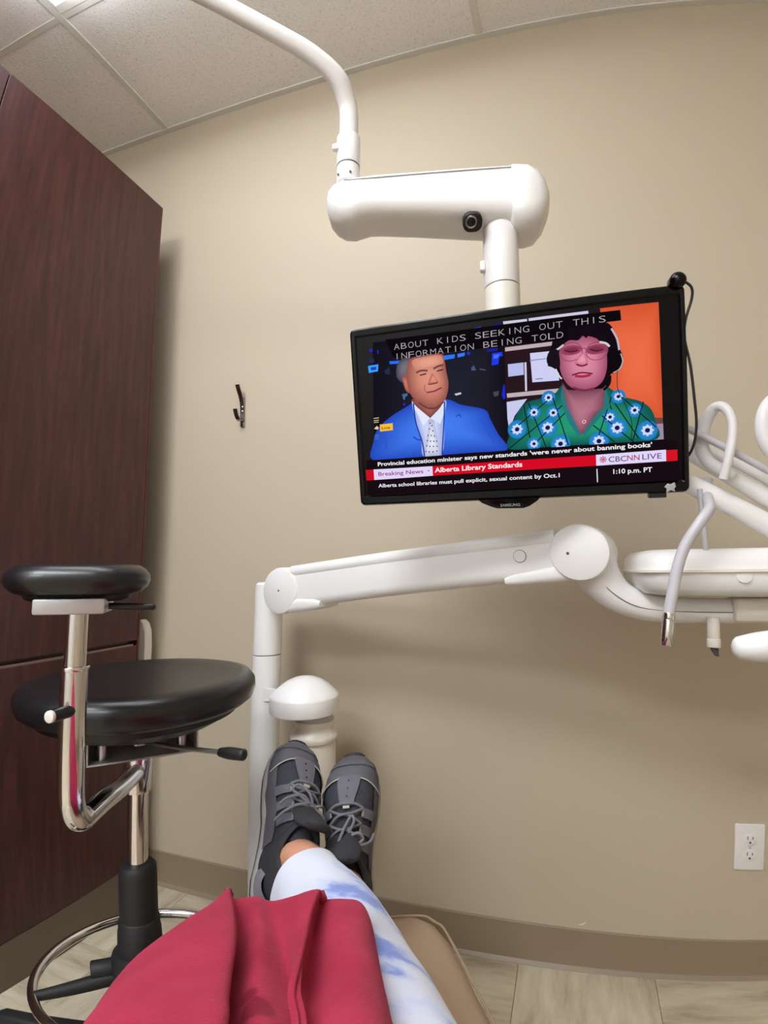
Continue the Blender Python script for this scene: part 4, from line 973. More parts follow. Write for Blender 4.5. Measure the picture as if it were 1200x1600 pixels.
rbox(bm, (TX - .0385, TY - .024, 1.583), (TX - .028, TY - .010, 1.603), .003, 2)
obj('latch', bm, 'plastic_white', arm)
bm = BM()
rbox(bm, (TX - .04, .922, 1.25), (TX + .04, .972, 1.395), .012, 3)
obj('mount_block', bm, 'plastic_grey', arm)

# ================================================================== delivery unit on its post
du = thing('dental_delivery_unit', 'white dental delivery unit, jointed arm on a post reaching to an instrument head', 'dental unit', (-.738, 1.254, 0))
PX, PY = -.738, 1.254
bm = BM()
lathe(bm, (PX, PY, 0), [(.09, 0), (.09, .012), (.08, .02), (.041, .024), (.0385, .03), (.0385, .784), (.0375, .785), (.02, .785)], 40)
obj('post', bm, 'plastic_white', du)
bm = BM()
lathe(bm, (PX, PY, 0), [(.0372, .7845), (.0372, .788)], 40)
obj('post_seam', bm, 'seam', du)
bm = BM()
lathe(bm, (PX, PY, 0), [(.02, .7875), (.0385, .788), (.0385, .966), (.0375, .975), (.032, .9805), (.0, .982)], 40)
rbox(bm, (PX - .005, PY - .036, .915), (PX + .075, PY + .02, .979), .012, 3)
obj('post_head', bm, 'plastic_white', du)

P1, P2 = Vector((-.651, 1.212, .961)), Vector((.072, 1.012, 1.047))
D = (P2 - P1).normalized()
NF = Vector((D.y, -D.x, 0)).normalized()      # faces the viewer
UP = NF.cross(D) * -1
if UP.z < 0:
    UP = -UP


def beam(a, zt, zb, dep, r):
    c = P1 + D * a
    return [c + NF * p + UP * ((zt + zb) / 2 + q) for p, q in rrect(dep, zt - zb, r, 6)]


LA = (P2 - P1).length
bm = BM()
loft(bm, [beam(-.01, .044, -.044, .074, .02), beam(.02, .050, -.050, .074, .022), beam(.35, .047, -.046, .072, .022), beam(LA - .03, .042, -.042, .070, .022), beam(LA, .040, -.04, .07, .02)])
bmo = obj('arm_beam', bm, 'plastic_white', du, angle=50)
bm = BM()
loft(bm, [beam(.032, .059, .0265, .0775, .024), beam(.036, .0605, .0255, .079, .025), beam(.35, .055, .021, .077, .025), beam(LA - .045, .050, .0165, .075, .024), beam(LA - .04, .049, .0175, .0735, .023)])
obj('top_cover', bm, 'plastic_white', du, angle=50)
bm = BM()
loft(bm, [beam(-.02, -.020, -.058, .082, .014), beam(.07, -.024, -.060, .082, .014), beam(.11, -.030, -.058, .081, .012), beam(.13, -.040, -.054, .077, .006)])
obj('shroud', bm, 'plastic_white', du, angle=50)
bm = BM()
loft(bm, [beam(LA - .145, -.033, -.046, .073, .005), beam(LA - .125, -.026, -.049, .077, .010), beam(LA - .06, -.018, -.050, .078, .014), beam(LA + .01, -.010, -.05, .078, .014)])
obj('shroud', bm, 'plastic_white', du, angle=50)
MYr = Matrix((( D.x, NF.x * -1, UP.x, 0), (D.y, NF.y * -1, UP.y, 0), (D.z, NF.z * -1, UP.z, 0), (0, 0, 0, 1)))
for c, r, f in ((P1, .060, .030), (P2, .0515, .034)):
    bm = BM()
    prf = [(r, -.05), (r, f - .006), (r - .0015, f - .002), (r - .006, f), (.0, f + .0015)]
    # turned about the axis that points to the viewer
    Mz = Matrix(((D.x, UP.x, NF.x, 0), (D.y, UP.y, NF.y, 0), (D.z, UP.z, NF.z, 0), (0, 0, 0, 1)))
    lathe(bm, c + NF * .012, prf, 48, Mz)
    pc = obj('pivot_cover', bm, 'plastic_white', du)
    bm = BM()
    p = c + NF * (.0134 + f) - D * (.018 if c is P2 else .0)
    cyl(bm, p - NF * .002, p + NF * .0006, .0026, 14)
    obj('screw', bm, 'slot_dark', pc)
bm = BM()
c = P1 + D * (LA - .108) + UP * .006
lathe(bm, c + NF * .034, [(.0115, -.004), (.0115, .0032), (.0105, .0042), (0.0, .0046)], 28, Mz)
obj('button', bm, 'plastic_white', du)
bm = BM()
ring_tube(bm, c + NF * .0357, .0118, .0009, 32, 6, Mz)
obj('button_gap', bm, 'seam', du)

# swan neck from the second pivot down under the head
bm = BM()
tube(bm, [(.082, 1.018, 1.030), (.098, 1.02, .998), (.127, 1.02, .967), (.170, 1.02, .950), (.225, 1.02, .9445), (.30, 1.02, .944), (.42, 1.02, .944), (.50, 1.02, .944)], [.046, .038, .030, .0255, .0225, .0215, .0215, .0215], 28, 6)
obj('swan_neck', bm, 'plastic_white', du)
bm = BM()
tube(bm, [(.094, .985, 1.000), (.112, .987, .976), (.150, .993, .952), (.205, .9975, .944), (.302, .9985, .9425)], .0009, 6, 5)
obj('neck_seam', bm, 'seam', du)
bm = BM()
rbox(bm, (.302, .990, .926), (.56, 1.05, .9665), .008, 3)
obj('neck_bracket', bm, 'plastic_warm', du)

# instrument head
hx0, hx1 = .150, .66
bm = BM()


def head_ring(z, ins):
    return [Vector(((hx0 + hx1) / 2 + a, 1.045 + b, z)) for a, b in rrect(hx1 - hx0 - 2 * ins, .232 - 2 * ins, .045, 7)]


loft(bm, [head_ring(.9725, .030), head_ring(.9745, .016), head_ring(.984, .006), head_ring(1.000, .0015), head_ring(1.011, 0)])
obj('head_underside', bm, 'plastic_white', du, angle=50)
bm = BM()
loft(bm, [head_ring(1.0105, -.0035), head_ring(1.0112, -.005), head_ring(1.0150, -.005), head_ring(1.0158, -.0035)])
obj('head_rail', bm, 'plastic_warm', du, angle=50)
bm = BM()
loft(bm, [head_ring(1.0155, 0), head_ring(1.030, .001), head_ring(1.041, .006), head_ring(1.0475, .014), head_ring(1.0498, .026)])
obj('head_top', bm, 'plastic_white', du, angle=50)
bm = BM()
cyl(bm, (.301, .9325, 1.006), (.301, .9285, 1.006), .0125, 28, bev=.001)
obj('head_hub', bm, 'plastic_white', du)

# three flat whip arms rising to the left over the head
for pts, r, fl in (([(.150, .985, 1.283), (.250, .98, 1.2135), (.361, .98, 1.133), (.47, .985, 1.052)], [.0105, .0115, .0155, .018], .8),
                   ([(.160, .955, 1.207), (.241, .957, 1.1575), (.350, .96, 1.0875), (.42, .965, 1.045)], [.0150, .0160, .0175, .018], .8),
                   ([(.26, 1.03, 1.251), (.322, 1.03, 1.211), (.378, 1.03, 1.173), (.53, 1.03, 1.06)], [.0085, .0085, .0085, .0085], .9)):
    bm = BM()
    tube(bm, pts, r, 20, 4, flat=fl, ends=.6)
    obj('whip_arm', bm, 'plastic_white', du)
bm = BM()
tube(bm, [(.180, .945, 1.290), (.242, .94, 1.248), (.35, .94, 1.173), (.50, .95, 1.066), (.53, .955, 1.040)], .0058, 12, 4)
obj('guide_rod', bm, 'hose_grey', du)

# grip below the head
bm = BM()
tube(bm, [(.268, .862, .902), (.292, .862, .9035), (.325, .862, .906), (.37, .865, .913), (.42, .88, .93), (.455, .92, .955), (.465, .96, .975)], [.017, .0215, .0235, .022, .018, .016, .016], 24, 6, ends=.7)
obj('head_grip', bm, 'plastic_white', du)

# water bottle under its domed bracket
BX, BY = -.5835, 1.178
bm = BM()
lathe(bm, (BX, BY, 0), [(.02, .668), (.080, .668), (.085, .6705), (.086, .676), (.086, .705), (.0845, .7085), (.076, .716), (.062, .7285), (.046, .7395), (.028, .747), (.010, .7505), (0, .751)], 48)
rbox(bm, (PX, PY - .03, .672), (BX, BY + .04, .704), .008, 2)
obj('bottle_bracket', bm, 'plastic_white', du)
BT = (-.559, 1.183, 0)
bm = BM()
lathe(bm, BT, [(.042, .671), (.046, .662), (.0465, .653), (.0455, .648)], 40)
obj('bottle_thread', bm, 'plastic_grey', du)
bm = BM()
lathe(bm, BT, [(.033, .6525), (.049, .651), (.050, .646), (.046, .639), (.0445, .634), (.048, .627), (.0565, .619), (.059, .612), (.057, .605), (.0515, .602), (.052, .598), (.0543, .591), (.0543, .39), (.049, .37), (.034, .365), (0, .365)], 40)
obj('water_bottle', bm, 'plastic_warm', du)

# instrument hoses: things of their own hung over the whip arms
h1 = thing('suction_hose', 'grey instrument hose with chrome tip hanging in front of the instrument head', 'hose', (.178, .88, .90))
bm = BM()
tube(bm, [(.274, .985, 1.168), (.266, .968, 1.150), (.258, .935, 1.128), (.248, .895, 1.110), (.233, .88, 1.092), (.2085, .88, 1.055), (.195, .88, 1.020), (.1865, .88, .985), (.1785, .88, .948)], .0082, 16, 6)
obj('tubing', bm, 'hose_grey', h1)
bm = BM()
a, b = Vector((.1790, .88, .950)), Vector((.1722, .88, .9005))
cyl(bm, a, a.lerp(b, .22), .0086, 24, bev=.0008)
cyl(bm, a.lerp(b, .20), b, .0092, 24, bev=.0008)
tp = obj('chrome_tip', bm, 'chrome', h1)
bm = BM()
cyl(bm, b + (a - b) * .01, b - (a - b) * .005, .0066, 20)
obj('tip_bore', bm, 'dark', tp)

h2 = thing('looped_hose', 'white hose standing in a tall narrow loop beside the television edge', 'hose', (.285, .93, 1.17))
bm = BM()
tube(bm, [(.280, .925, 1.160), (.288, .917, 1.195), (.2945, .915, 1.225), (.2965, .915, 1.252), (.2900, .920, 1.276), (.2790, .935, 1.281), (.2680, .952, 1.262), (.2625, .962, 1.235), (.2680, .968, 1.206), (.2850, .968, 1.186), (.3080, .968, 1.172)], [.0072, .0072, .0072, .0072, .0076, .009, .0105, .0112, .011, .0105, .0095], 16, 6)
obj('tubing', bm, 'hose_white', h2)
h3 = thing('coiled_hose', 'white hose loop cut off by the right picture edge', 'hose', (.36, .92, 1.18))
bm = BM()
tube(bm, [(.408, .92, 1.160), (.376, .92, 1.176), (.352, .92, 1.200), (.342, .92, 1.230), (.347, .92, 1.262), (.366, .925, 1.284), (.39, .93, 1.284), (.405, .94, 1.262), (.41, .95, 1.21), (.42, .955, 1.12), (.43, .96, 1.05)], .0125, 18, 6)
obj('tubing', bm, 'hose_white', h3)
h4 = thing('air_syringe', 'pale syringe nozzle with dark tip poking out below the instrument head', 'dental tool', (.27, 1.0, .93))
bm = BM()
cyl(bm, (.2700, .996, .935), (.2690, .996, .897), .0100, 20, bev=.001)
cyl(bm, (.2690, .996, .899), (.2685, .996, .8845), .0108, 20, bev=.001)
obj('barrel', bm, 'plastic_warm', h4)
bm = BM()
prism(bm, [(.2625, .886), (.2745, .886), (.2745, .869), (.2700, .870), (.2645, .8795)], .992, 1.000)
obj('tip', bm, 'slot_dark', h4, smooth=False)
h5 = thing('thin_tube', 'thin pale tube dropping from the whip arms onto the instrument head', 'hose', (.25, .945, 1.05))
bm = BM()
tube(bm, [(.250, .945, 1.148), (.2508, .945, 1.10), (.2525, .945, 1.0475)], .0042, 10, 4)
obj('tubing', bm, 'hose_grey', h5)

# ================================================================== assistant stool
SX, SY = -.70, .76
st = thing('assistant_stool', 'tall assistant stool with round black seat, foot ring and padded chrome side arm', 'stool', (SX, SY, 0))
bm = BM()
prof = [(0, .818), (.09, .820), (.145, .826), (.172, .830), (.188, .8265), (.197, .815), (.1985, .802), (.194, .788), (.184, .780), (.165, .777), (0, .777)]
lathe(bm, (SX, SY, 0), prof, 64)
obj('seat', bm, 'vinyl_black', st, angle=60)
bm = BM()
lathe(bm, (SX, SY, 0), [(.168, .780), (.166, .766), (.150, .758), (.135, .750), (0, .750)], 56)
obj('seat_pan', bm, 'black_plastic', st)
Rm = Matrix.Rotation(R(48), 4, 'Z')
bm = BM()
rbox(bm, (-.085, -.085, .709), (.085, .085, .7125), .001, 1, M=Matrix.Translation((SX, SY, 0)) @ Rm)
for s in (-1, 1):
    rbox(bm, (-.085 if s < 0 else .0825, -.085, .7125), (-.0825 if s < 0 else .085, .085, .745), .0006, 1, M=Matrix.Translation((SX, SY, 0)) @ Rm)
obj('mounting_plate', bm, 'plate_silver', st, smooth=False)
for dx, dy in ((-.062, -.062), (.062, -.062), (-.062, .062), (.062, .062)):
    p = Matrix.Translation((SX, SY, 0)) @ Rm @ Vector((dx, dy, .712))
    bm = BM()
    cyl(bm, p, p + Vector((0, 0, .042)), .0085, 16)
    obj('standoff', bm, 'steel', st)
bm = BM()
tube(bm, [(SX + .05, SY - .05, .735), (-.54, .68, .7455), (-.457, .672, .7495)], .0036, 10, 4)
lv = obj('lever', bm, 'steel', st)
bm = BM()
tube(bm, [(-.470, .673, .749), (-.452, .6715, .7498), (-.428, .6695, .7505)], [.0062, .0085, .0082], 14, 5, ends=.5)
obj('grip', bm, 'black_plastic', lv)
bm = BM()
lathe(bm, (SX, SY, 0), [(.020, .715), (.024, .700), (.024, .690), (.0, .690)], 28)
obj('lock_nut', bm, 'steel', st)
bm = BM()
lathe(bm, (SX, SY, 0), [(.0, .69), (.0175, .69), (.0175, .48), (0, .48)], 28)
obj('column', bm, 'chrome', st)
bm = BM()
lathe(bm, (SX, SY, 0), [(.019, .700), (.0245, .699), (.0255, .694), (.0255, .636), (.0245, .631), (.019, .630)], 32)
obj('arm_collar', bm, 'chrome', st)
bm = BM()
lathe(bm, (SX, SY, 0), [(.018, .502), (.027, .502), (.0315, .497), (.0325, .488), (.0335, .405), (.036, .402), (.0365, .386), (.038, .383), (.040, .345), (.0385, .335), (.034, .33), (.034, .06), (0, .06)], 36)
obj('column_sleeve', bm, 'rubber_black', st)
bm = BM()
lathe(bm, (SX, SY, 0), [(.034, .345), (.050, .338), (.054, .325), (.054, .290), (.048, .278), (.034, .275)], 36)
hub = obj('ring_hub', bm, 'rubber_black', st)
kd = Vector((-.70, -.714, 0))
bm = BM()
cyl(bm, V(SX, SY, .316) + kd * .03, V(SX, SY, .316) + kd * .088, .017, 20, bev=.004)
obj('hub_knob', bm, 'rubber_black', hub)
bm = BM()
ring_tube(bm, (SX, SY, .293), .190, .0098, 80, 14)
obj('foot_ring', bm, 'chrome', st)
for k in range(4):
    a = R(232 + 90 * k)
    d = Vector((math.cos(a), math.sin(a), 0))
    bm = BM()
    tube(bm, [V(SX, SY, .300) + d * .045, V(SX, SY, .296) + d * .12, V(SX, SY, .2935) + d * .186], [.015, .0125, .0095], 14, 3)
    obj('ring_spoke', bm, 'rubber_black', st)
for k in range(5):
    a = R(196 + 72 * k)
    d = Vector((math.cos(a), math.sin(a), 0))
    side = Vector((-d.y, d.x, 0))
    C0 = V(SX, SY, 0)
    bm = BM()
    secs = []
    for rr, zt, zb, hw in ((.02, .165, .085, .027), (.12, .150, .100, .023), (.27, .139, .104, .0185), (.318, .136, .102, .018), (.330, .131, .106, .014)):
        secs.append([C0 + d * rr + side * p + Vector((0, 0, (zt + zb) / 2 + q)) for p, q in rrect(2 * hw, zt - zb, .009, 4)])
    loft(bm, secs)
    lg = obj('base_leg', bm, 'rubber_black', st, angle=50)
    bm = BM()
    cw = C0 + d * .306
    cyl(bm, cw + Vector((0, 0, .106)), cw + Vector((0, 0, .060)), .010, 12)
    for s in (-1, 1):
        q = cw + d * .016 + Vector((0, 0, .040)) + side * (s * .015)
        cyl(bm, q - side * .010, q + side * .010, .040, 28, bev=.006)
    obj('caster', bm, 'black_plastic', lg)

# padded side arm: bar out from the column, up past the seat to the pad
bx, by = -.567, .50
od = (Vector((bx, by, 0)) - Vector((SX, SY, 0)))
ou = od.normalized()
Lr = od.length
C0 = Vector((SX, SY, 0))
bm = BM()
pts = [C0 + ou * .02 + V(0, 0, .668), C0 + ou * .10 + V(0, 0, .674)]
rb = .052
zb_ = .692
pts.append(C0 + ou * (Lr - rb - .06) + V(0, 0, zb_ - .006))
for k in range(7):
    a = R(90 * k / 6)
    pts.append(C0 + ou * (Lr - rb + rb * math.sin(a)) + V(0, 0, zb_ + rb - rb * math.cos(a)))
pts += [V(bx, by, .80), V(bx, by, .896)]
tube(bm, pts, .0158, 24, 4)
obj('side_arm', bm, 'chrome', st)
bm = BM()
cyl(bm, (bx, by, .893), (bx, by, .8985), .0172, 24, bev=.001)
obj('arm_sleeve_lip', bm, 'chrome', st)
bm = BM()
cyl(bm, (bx, by, .89), (bx, by, .968), .0128, 24)
obj('arm_riser', bm, 'chrome', st)
bm = BM()
vr = Vector((.80, .60, 0)).normalized()     # across the view
vf = Vector((.60, -.80, 0)).normalized()
kp = V(bx, by, .846)
cyl(bm, kp + vf * .010, kp + vf * .034 - vr * .016, .0078, 18, bev=.001)
kn = obj('clamp_knob', bm, 'black_plastic', st)
bm = BM()
q0 = kp + vf * .034 - vr * .016
dd = (vf * .024 - vr * .016).normalized()
cyl(bm, q0 - dd * .001, q0 + dd * .004, .0074, 18, bev=.0012)
obj('knob_cap', bm, 'cap_white', kn)
Mv = Matrix(((vr.x, -vf.x, 0, 0), (vr.y, -vf.y, 0, 0), (0, 0, 1, 0), (0, 0, 0, 1)))
bm = BM()
rbox(bm, (-.044, -.030, .964), (.036, .034, .9835), .003, 2, M=Matrix.Translation((bx, by, 0)) @ Mv)
obj('pad_bracket', bm, 'plate_silver', st)
bm = BM()
p0 = Matrix.Translation((bx, by, 0)) @ Mv
tube(bm, [p0 @ V(.034, .0, .972), p0 @ V(.062, -.002, .971), p0 @ V(.088, -.003, .970)], .0042, 12, 3, ends=.8)
obj('pad_lever', bm, 'black_plastic', st)
bm = BM()


def pad_ring(z, ins):
    return [p0 @ Vector((a - .004, b + .018, z)) for a, b in rrect(.170 - 2 * ins, .130 - 2 * ins, .060, 9)]


loft(bm, [pad_ring(.986, .022), pad_ring(.9895, .010), pad_ring(.996, .003), pad_ring(1.004, 0), pad_ring(1.012, .001), pad_ring(1.0195, .006), pad_ring(1.0245, .014), pad_ring(1.0255, .026), pad_ring(1.0235, .045)])
obj('arm_pad', bm, 'vinyl_black', st, angle=60)
bm = BM()
loft(bm, [pad_ring(.9785, .030), pad_ring(.981, .024), pad_ring(.9875, .020)])
obj('pad_base', bm, 'black_plastic', st)

# ================================================================== dental chair (its own frame: s towards the feet, t to the right)
U2, V2 = Vector((-.455, .8905, 0)), Vector((.8905, .455, 0))


def ch(s, t, z):
    return U2 * s + V2 * t + Vector((0, 0, z))


chair = thing('dental_chair', 'tan upholstered dental chair with its leg rest under the crossed legs', 'dental chair', (0, 0, 0))


def cushion(name, secs, mt='chair_tan', r=.035):
    """rounded slab lofted along s: (s, half width, top, bottom)"""
    bm = BM()
    loft(bm, [[ch(s, p, (zt + zb) / 2 + q) for p, q in rrect(2 * hw, zt - zb, r, 6)] for s, hw, zt, zb in secs])
    return obj(name, bm, mt, chair, angle=60)


cushion('leg_rest', [(.30, .262, .425, .315), (.45, .264, .417, .312), (.60, .266, .409, .310), (.80, .264, .402, .312), (.88, .260, .400, .314), (.925, .250, .398, .318), (.953, .232, .393, .324), (.970, .205, .384, .334), (.979, .165, .368, .346)], r=.03)
cushion('seat', [(-.40, .255, .46, .32), (-.2, .262, .45, .31), (.1, .265, .435, .305), (.29, .262, .425, .315)])
cushion('backrest', [(-1.05, .15, .80, .72), (-1.0, .20, .79, .69), (-.85, .235, .72, .60), (-.6, .25, .585, .455), (-.41, .25, .47, .34)])
bm = BM()
tube(bm, [ch(.957, -.17, .3925), ch(.970, .0, .386), ch(.955, .20, .3935), ch(.925, .243, .3965), ch(.86, .255, .401), ch(.6, .262, .4045), ch(.3, .258, .419)], .0022, 8, 8)
obj('piping', bm, 'chair_tan', chair)
bm = BM()
loft(bm, [[ch(s, p, (zt + zb) / 2 + q) for p, q in rrect(2 * hw, zt - zb, .02, 4)] for s, hw, zt, zb in ((-.3, .14, .32, .22), (.3, .14, .312, .22), (.7, .13, .312, .25))])
obj('under_frame', bm, 'plastic_grey', chair)
bm = BM()
lathe(bm, ch(.0, 0, 0), [(.30, 0), (.30, .03), (.27, .045), (.11, .06), (.10, .24), (0, .24)], 40)
obj('pedestal', bm, 'plastic_white', chair)

# ================================================================== the person in the chair
person = thing('person', 'person lying back with crossed ankles, in pale tie-dye trousers and grey trail shoes', 'person', ch(0, 0, .43))


def frame(origin, rows):
    M = Matrix(rows).to_4x4()
    M.translation = Vector(origin)
    return M


def interp(tab, y):
    for (a, va), (b, vb) in zip(tab, tab[1:]):
        if y <= b:
            k = max(0, (y - a) / (b - a))
            k = k * k * (3 - 2 * k) * .5 + k * .5
            return va + (vb - va) * k
    return tab[-1][1]


SOLE_W = [(0, .014), (.006, .024), (.02, .034), (.05, .0385), (.10, .0375), (.14, .040), (.185, .050), (.215, .0525), (.245, .049), (.266, .040), (.279, .026), (.287, .008)]
SOLE_C = [(0, 0), (.10, .002), (.2, .0), (.287, -.008)]       # slight inward curve of the last, mirrored per foot
TOP_H = [(.07, .090), (.10, .088), (.125, .080), (.155, .070), (.185, .061), (.215, .053), (.245, .046), (.266, .038), (.279, .028), (.286, .016)]
SZ = .026


def make_shoe(M, side, bow):
    """M: heel-origin frame (x right, y to the toe, z up through the instep); side +1 / -1 mirrors the last"""
    def cx(y): return interp(SOLE_C, y) * side

    def surf(y, a, off=0.0):
        wd = interp(SOLE_W, y) * .955 + off
        h = interp(TOP_H, y) + off
        ca, sa = math.cos(a), math.sin(a)
        return M @ Vector((cx(y) + wd * math.copysign(abs(ca) ** .85, ca), y, SZ - .004 + h * max(0, sa) ** .80))

    ys = [0.0, .003, .008, .015, .03, .05, .08, .11, .14, .165, .19, .215, .235, .252, .265, .275, .282, .2865]

    def outline(z, grow):
        pts = []
        for y in ys:
            pts.append((cx(y) + interp(SOLE_W, y) + grow, y))
        for y in reversed(ys):
            pts.append((cx(y) - interp(SOLE_W, y) - grow, y))
        return [M @ Vector((x, y + (.0 if y < .2 else (y - .2) * .02), z + max(0, (y - .23)) ** 1.6 * 1.3)) for x, y in pts]

    bm = BM()
    loft(bm, [outline(.0, -.003), outline(.002, .0), outline(.008, .0005)])
    up_ = BM()
    # upper shell, closed over the instep and open behind
    rows = []
    yy = [.078 + (.2865 - .078) * (k / 26) for k in range(27)]
    na = 22
    rows = [[surf(y, math.pi * k / na) for k in range(na + 1)] for y in yy]
    loft(up_, rows, closed=False)
    bmesh.ops.solidify(up_, geom=up_.faces[:], thickness=.0015)
    upper = obj('shoe', up_, 'shoe_mesh', person, angle=70)
    obj('outsole', bm, 'shoe_outsole', upper)
    bm = BM()
    loft(bm, [outline(.008, .0005), outline(.012, .002), outline(.020, .0015), outline(.027, -.001), outline(.031, -.006)])
    obj('midsole', bm, 'shoe_sole', upper, angle=60)
    # heel cup and padded collar
    def cup(z, ry0, ry1, rx, n=36):
        ring = []
        for k in range(n):
            a = 2 * math.pi * k / n
            c_, s_ = math.cos(a), math.sin(a)
            y = (ry0 + ry1) / 2 + (ry1 - ry0) / 2 * s_
            ring.append(M @ Vector((cx(.05) + rx * math.copysign(abs(c_) ** .9, c_), y, z + .030 * max(0, s_) ** 2 * (z - SZ) / .07 + .016 * max(0, -s_) * (z - SZ) / .07)))
        return ring
    bm = BM()
    loft(bm, [cup(SZ - .006, .002, .135, .0375), cup(SZ + .012, -.001, .130, .0385), cup(SZ + .034, -.002, .122, .0370), cup(SZ + .052, .002, .114, .0355), cup(SZ + .064, .003, .110, .0362),
              cup(SZ + .070, .006, .106, .0345), cup(SZ + .070, .012, .101, .0305), cup(SZ + .060, .017, .098, .0270), cup(SZ + .035, .018, .098, .026)], cap0=False, cap1=False)
    obj('collar', bm, 'shoe_lining', upper, angle=70)
    bm = BM()
    loft(bm, [cup(SZ - .004, -.001, .09, .0392), cup(SZ + .014, -.0035, .085, .0400), cup(SZ + .030, -.0045, .06, .0385)], cap0=False, cap1=False)
    obj('heel_counter', bm, 'shoe_overlay', upper, angle=70)
    # tongue
    bm = BM()
    rings = []
    for y, z, hw, th in ((.165, SZ + .064, .018, .006), (.14, SZ + .075, .023, .009), (.118, SZ + .090, .028, .013), (.100, SZ + .106, .031, .017), (.088, SZ + .121, .030, .018), (.081, SZ + .131, .025, .014), (.079, SZ + .134, .016, .006)):
        n = Vector((0, .55, .83))
        ring = []
        for k in range(20):
            a = 2 * math.pi * k / 20
            x = hw * math.cos(a)
            ring.append(M @ (Vector((cx(y) + x, y, z - .007 * (x / hw) ** 2 * 1.2)) + n * (th * .5 * math.sin(a))))
        rings.append(ring)
    loft(bm, rings)
    obj('tongue', bm, 'shoe_lining', upper, angle=70)

    def patch(name, y0, y1, a0, a1, off, mt, ny=10, na=10, edge=None):
        b = BM()
        rows = []
        for i in range(ny + 1):
            y = y0 + (y1 - y0) * i / ny
            lo, hi = (a0, a1) if edge is None else edge(i / ny)
            rows.append([surf(y, R(lo + (hi - lo) * k / na), off) for k in range(na + 1)])
        loft(b, rows, closed=False)
        bmesh.ops.solidify(b, geom=b.faces[:], thickness=.0014)
        return obj(name, b, mt, upper, angle=70)

    # toe bumper, toe cap overlay, centre plate, side rand, eyelet straps
    patch('toe_bumper', .258, .2868, 0, 180, .0042, 'shoe_overlay', 8, 24)
    b = BM()
    rows = []
    for i in range(9):
        rows.append([surf((.211 + .022 * abs(math.sin(math.pi * k / 28)) ** 1.5) * (1 - i / 8) + .264 * i / 8, math.pi * k / 28, .0024) for k in range(29)])
    loft(b, rows, closed=False)
    bmesh.ops.solidify(b, geom=b.faces[:], thickness=.0014)
    obj('toe_cap', b, 'shoe_overlay', upper, angle=70)
    patch('side_rand', .09, .235, 0, 24, .0022, 'shoe_overlay', 16, 5, edge=lambda k: (0, 20 + 12 * k))
    patch('side_rand', .09, .235, 156, 180, .0022, 'shoe_overlay', 16, 5, edge=lambda k: (160 - 12 * k, 180))
    # pale stitched line behind the toe cap, tread lugs wrapping the toe
    for rng in (range(10, 74, 6), range(108, 174, 6)):
        b = BM()
        tube(b, [surf(.212 + .022 * abs(math.sin(R(a))) ** 1.5, R(a), .0036) for a in rng], .0011, 6, 3)
        obj('stitch_line', b, 'shoe_pale', upper)
    for a in range(30, 160, 20):
        b = BM()
        p = surf(.2835, R(a), .0035)
        rbox(b, (-.0045, -.004, -.003), (.0045, .005, .003), .0012, 1, M=Matrix.Translation(p) @ M.to_3x3().to_4x4() @ Matrix.Rotation(R(90 - a) * .7, 4, 'Y'))
        obj('tread_lug', b, 'shoe_outsole', upper)
    pl = patch('centre_plate', .182, .238, 70, 110, .0034, 'shoe_tab', 8, 8, edge=lambda k: (80 - 12 * k, 100 + 12 * k))
    for y in (.198, .213, .227):
        b = BM()
        p = surf(y, R(90), .0034)
        n = (surf(y, R(90), .01) - p).normalized()
        cyl(b, p - n * .001, p + n * .0006, .0017, 10)
        obj('plate_hole', b, 'dark', pl)
    b = BM()
    p = surf(.180, R(90), .005)
    rbox(b, (-.006, -.004, -.0025), (.006, .005, .0025), .001, 1, M=Matrix.Translation(p) @ M.to_3x3().to_4x4())
    obj('lace_keeper', b, 'shoe_pale', upper)
    for y, wd in ((.170, .016), (.143, .016), (.117, .015)):
        for sgn in (0, 1):
            e0, e1 = (26, 60) if not sgn else (120, 154)
            sp = patch('eyelet_strap', y - wd / 2, y + wd / 2, e0, e1, .0040, 'shoe_tab', 3, 8)
            b = BM()
            t_ = 60 if not sgn else 120
            rows = [[surf(y - wd * .42, R(t_ + d), .0056) for d in (-4, 1)], [surf(y + wd * .42, R(t_ + d), .0056) for d in (-4, 1)]]
            loft(b, rows, closed=False)
            bmesh.ops.solidify(b, geom=b.faces[:], thickness=.0016)
            obj('strap_edge', b, 'shoe_pale', sp)
    # laces: crossings between the straps, then a bow
    def lace(pts, r=.0023):
        b = BM()
        tube(b, pts, r, 8, 6)
        obj('lace', b, 'shoe_lace', upper)
    E_ = [(.176, .0075), (.150, .0085), (.124, .0105), (.106, .014)]
    lace([surf(.176, R(60), .006), surf(.182, R(75), .009), surf(.183, R(90), .0105), surf(.182, R(105), .009), surf(.176, R(120), .006)])
    for (ya, oa), (yb, ob) in zip(E_, E_[1:]):
        lace([surf(ya, R(60), oa - .001), surf(ya * .6 + yb * .4, R(80), oa + .004), surf(ya * .4 + yb * .6, R(98), ob + .005), surf(yb, R(120), ob - .001)])
        lace([surf(ya, R(120), oa - .001), surf(ya * .6 + yb * .4, R(100), oa + .002), surf(ya * .4 + yb * .6, R(82), ob + .002), surf(yb, R(60), ob - .001)])
    k0 = M @ Vector(bow[0])
    for loop in bow[1:]:
        lace([M @ Vector(p) for p in loop], .0024)
    return upper


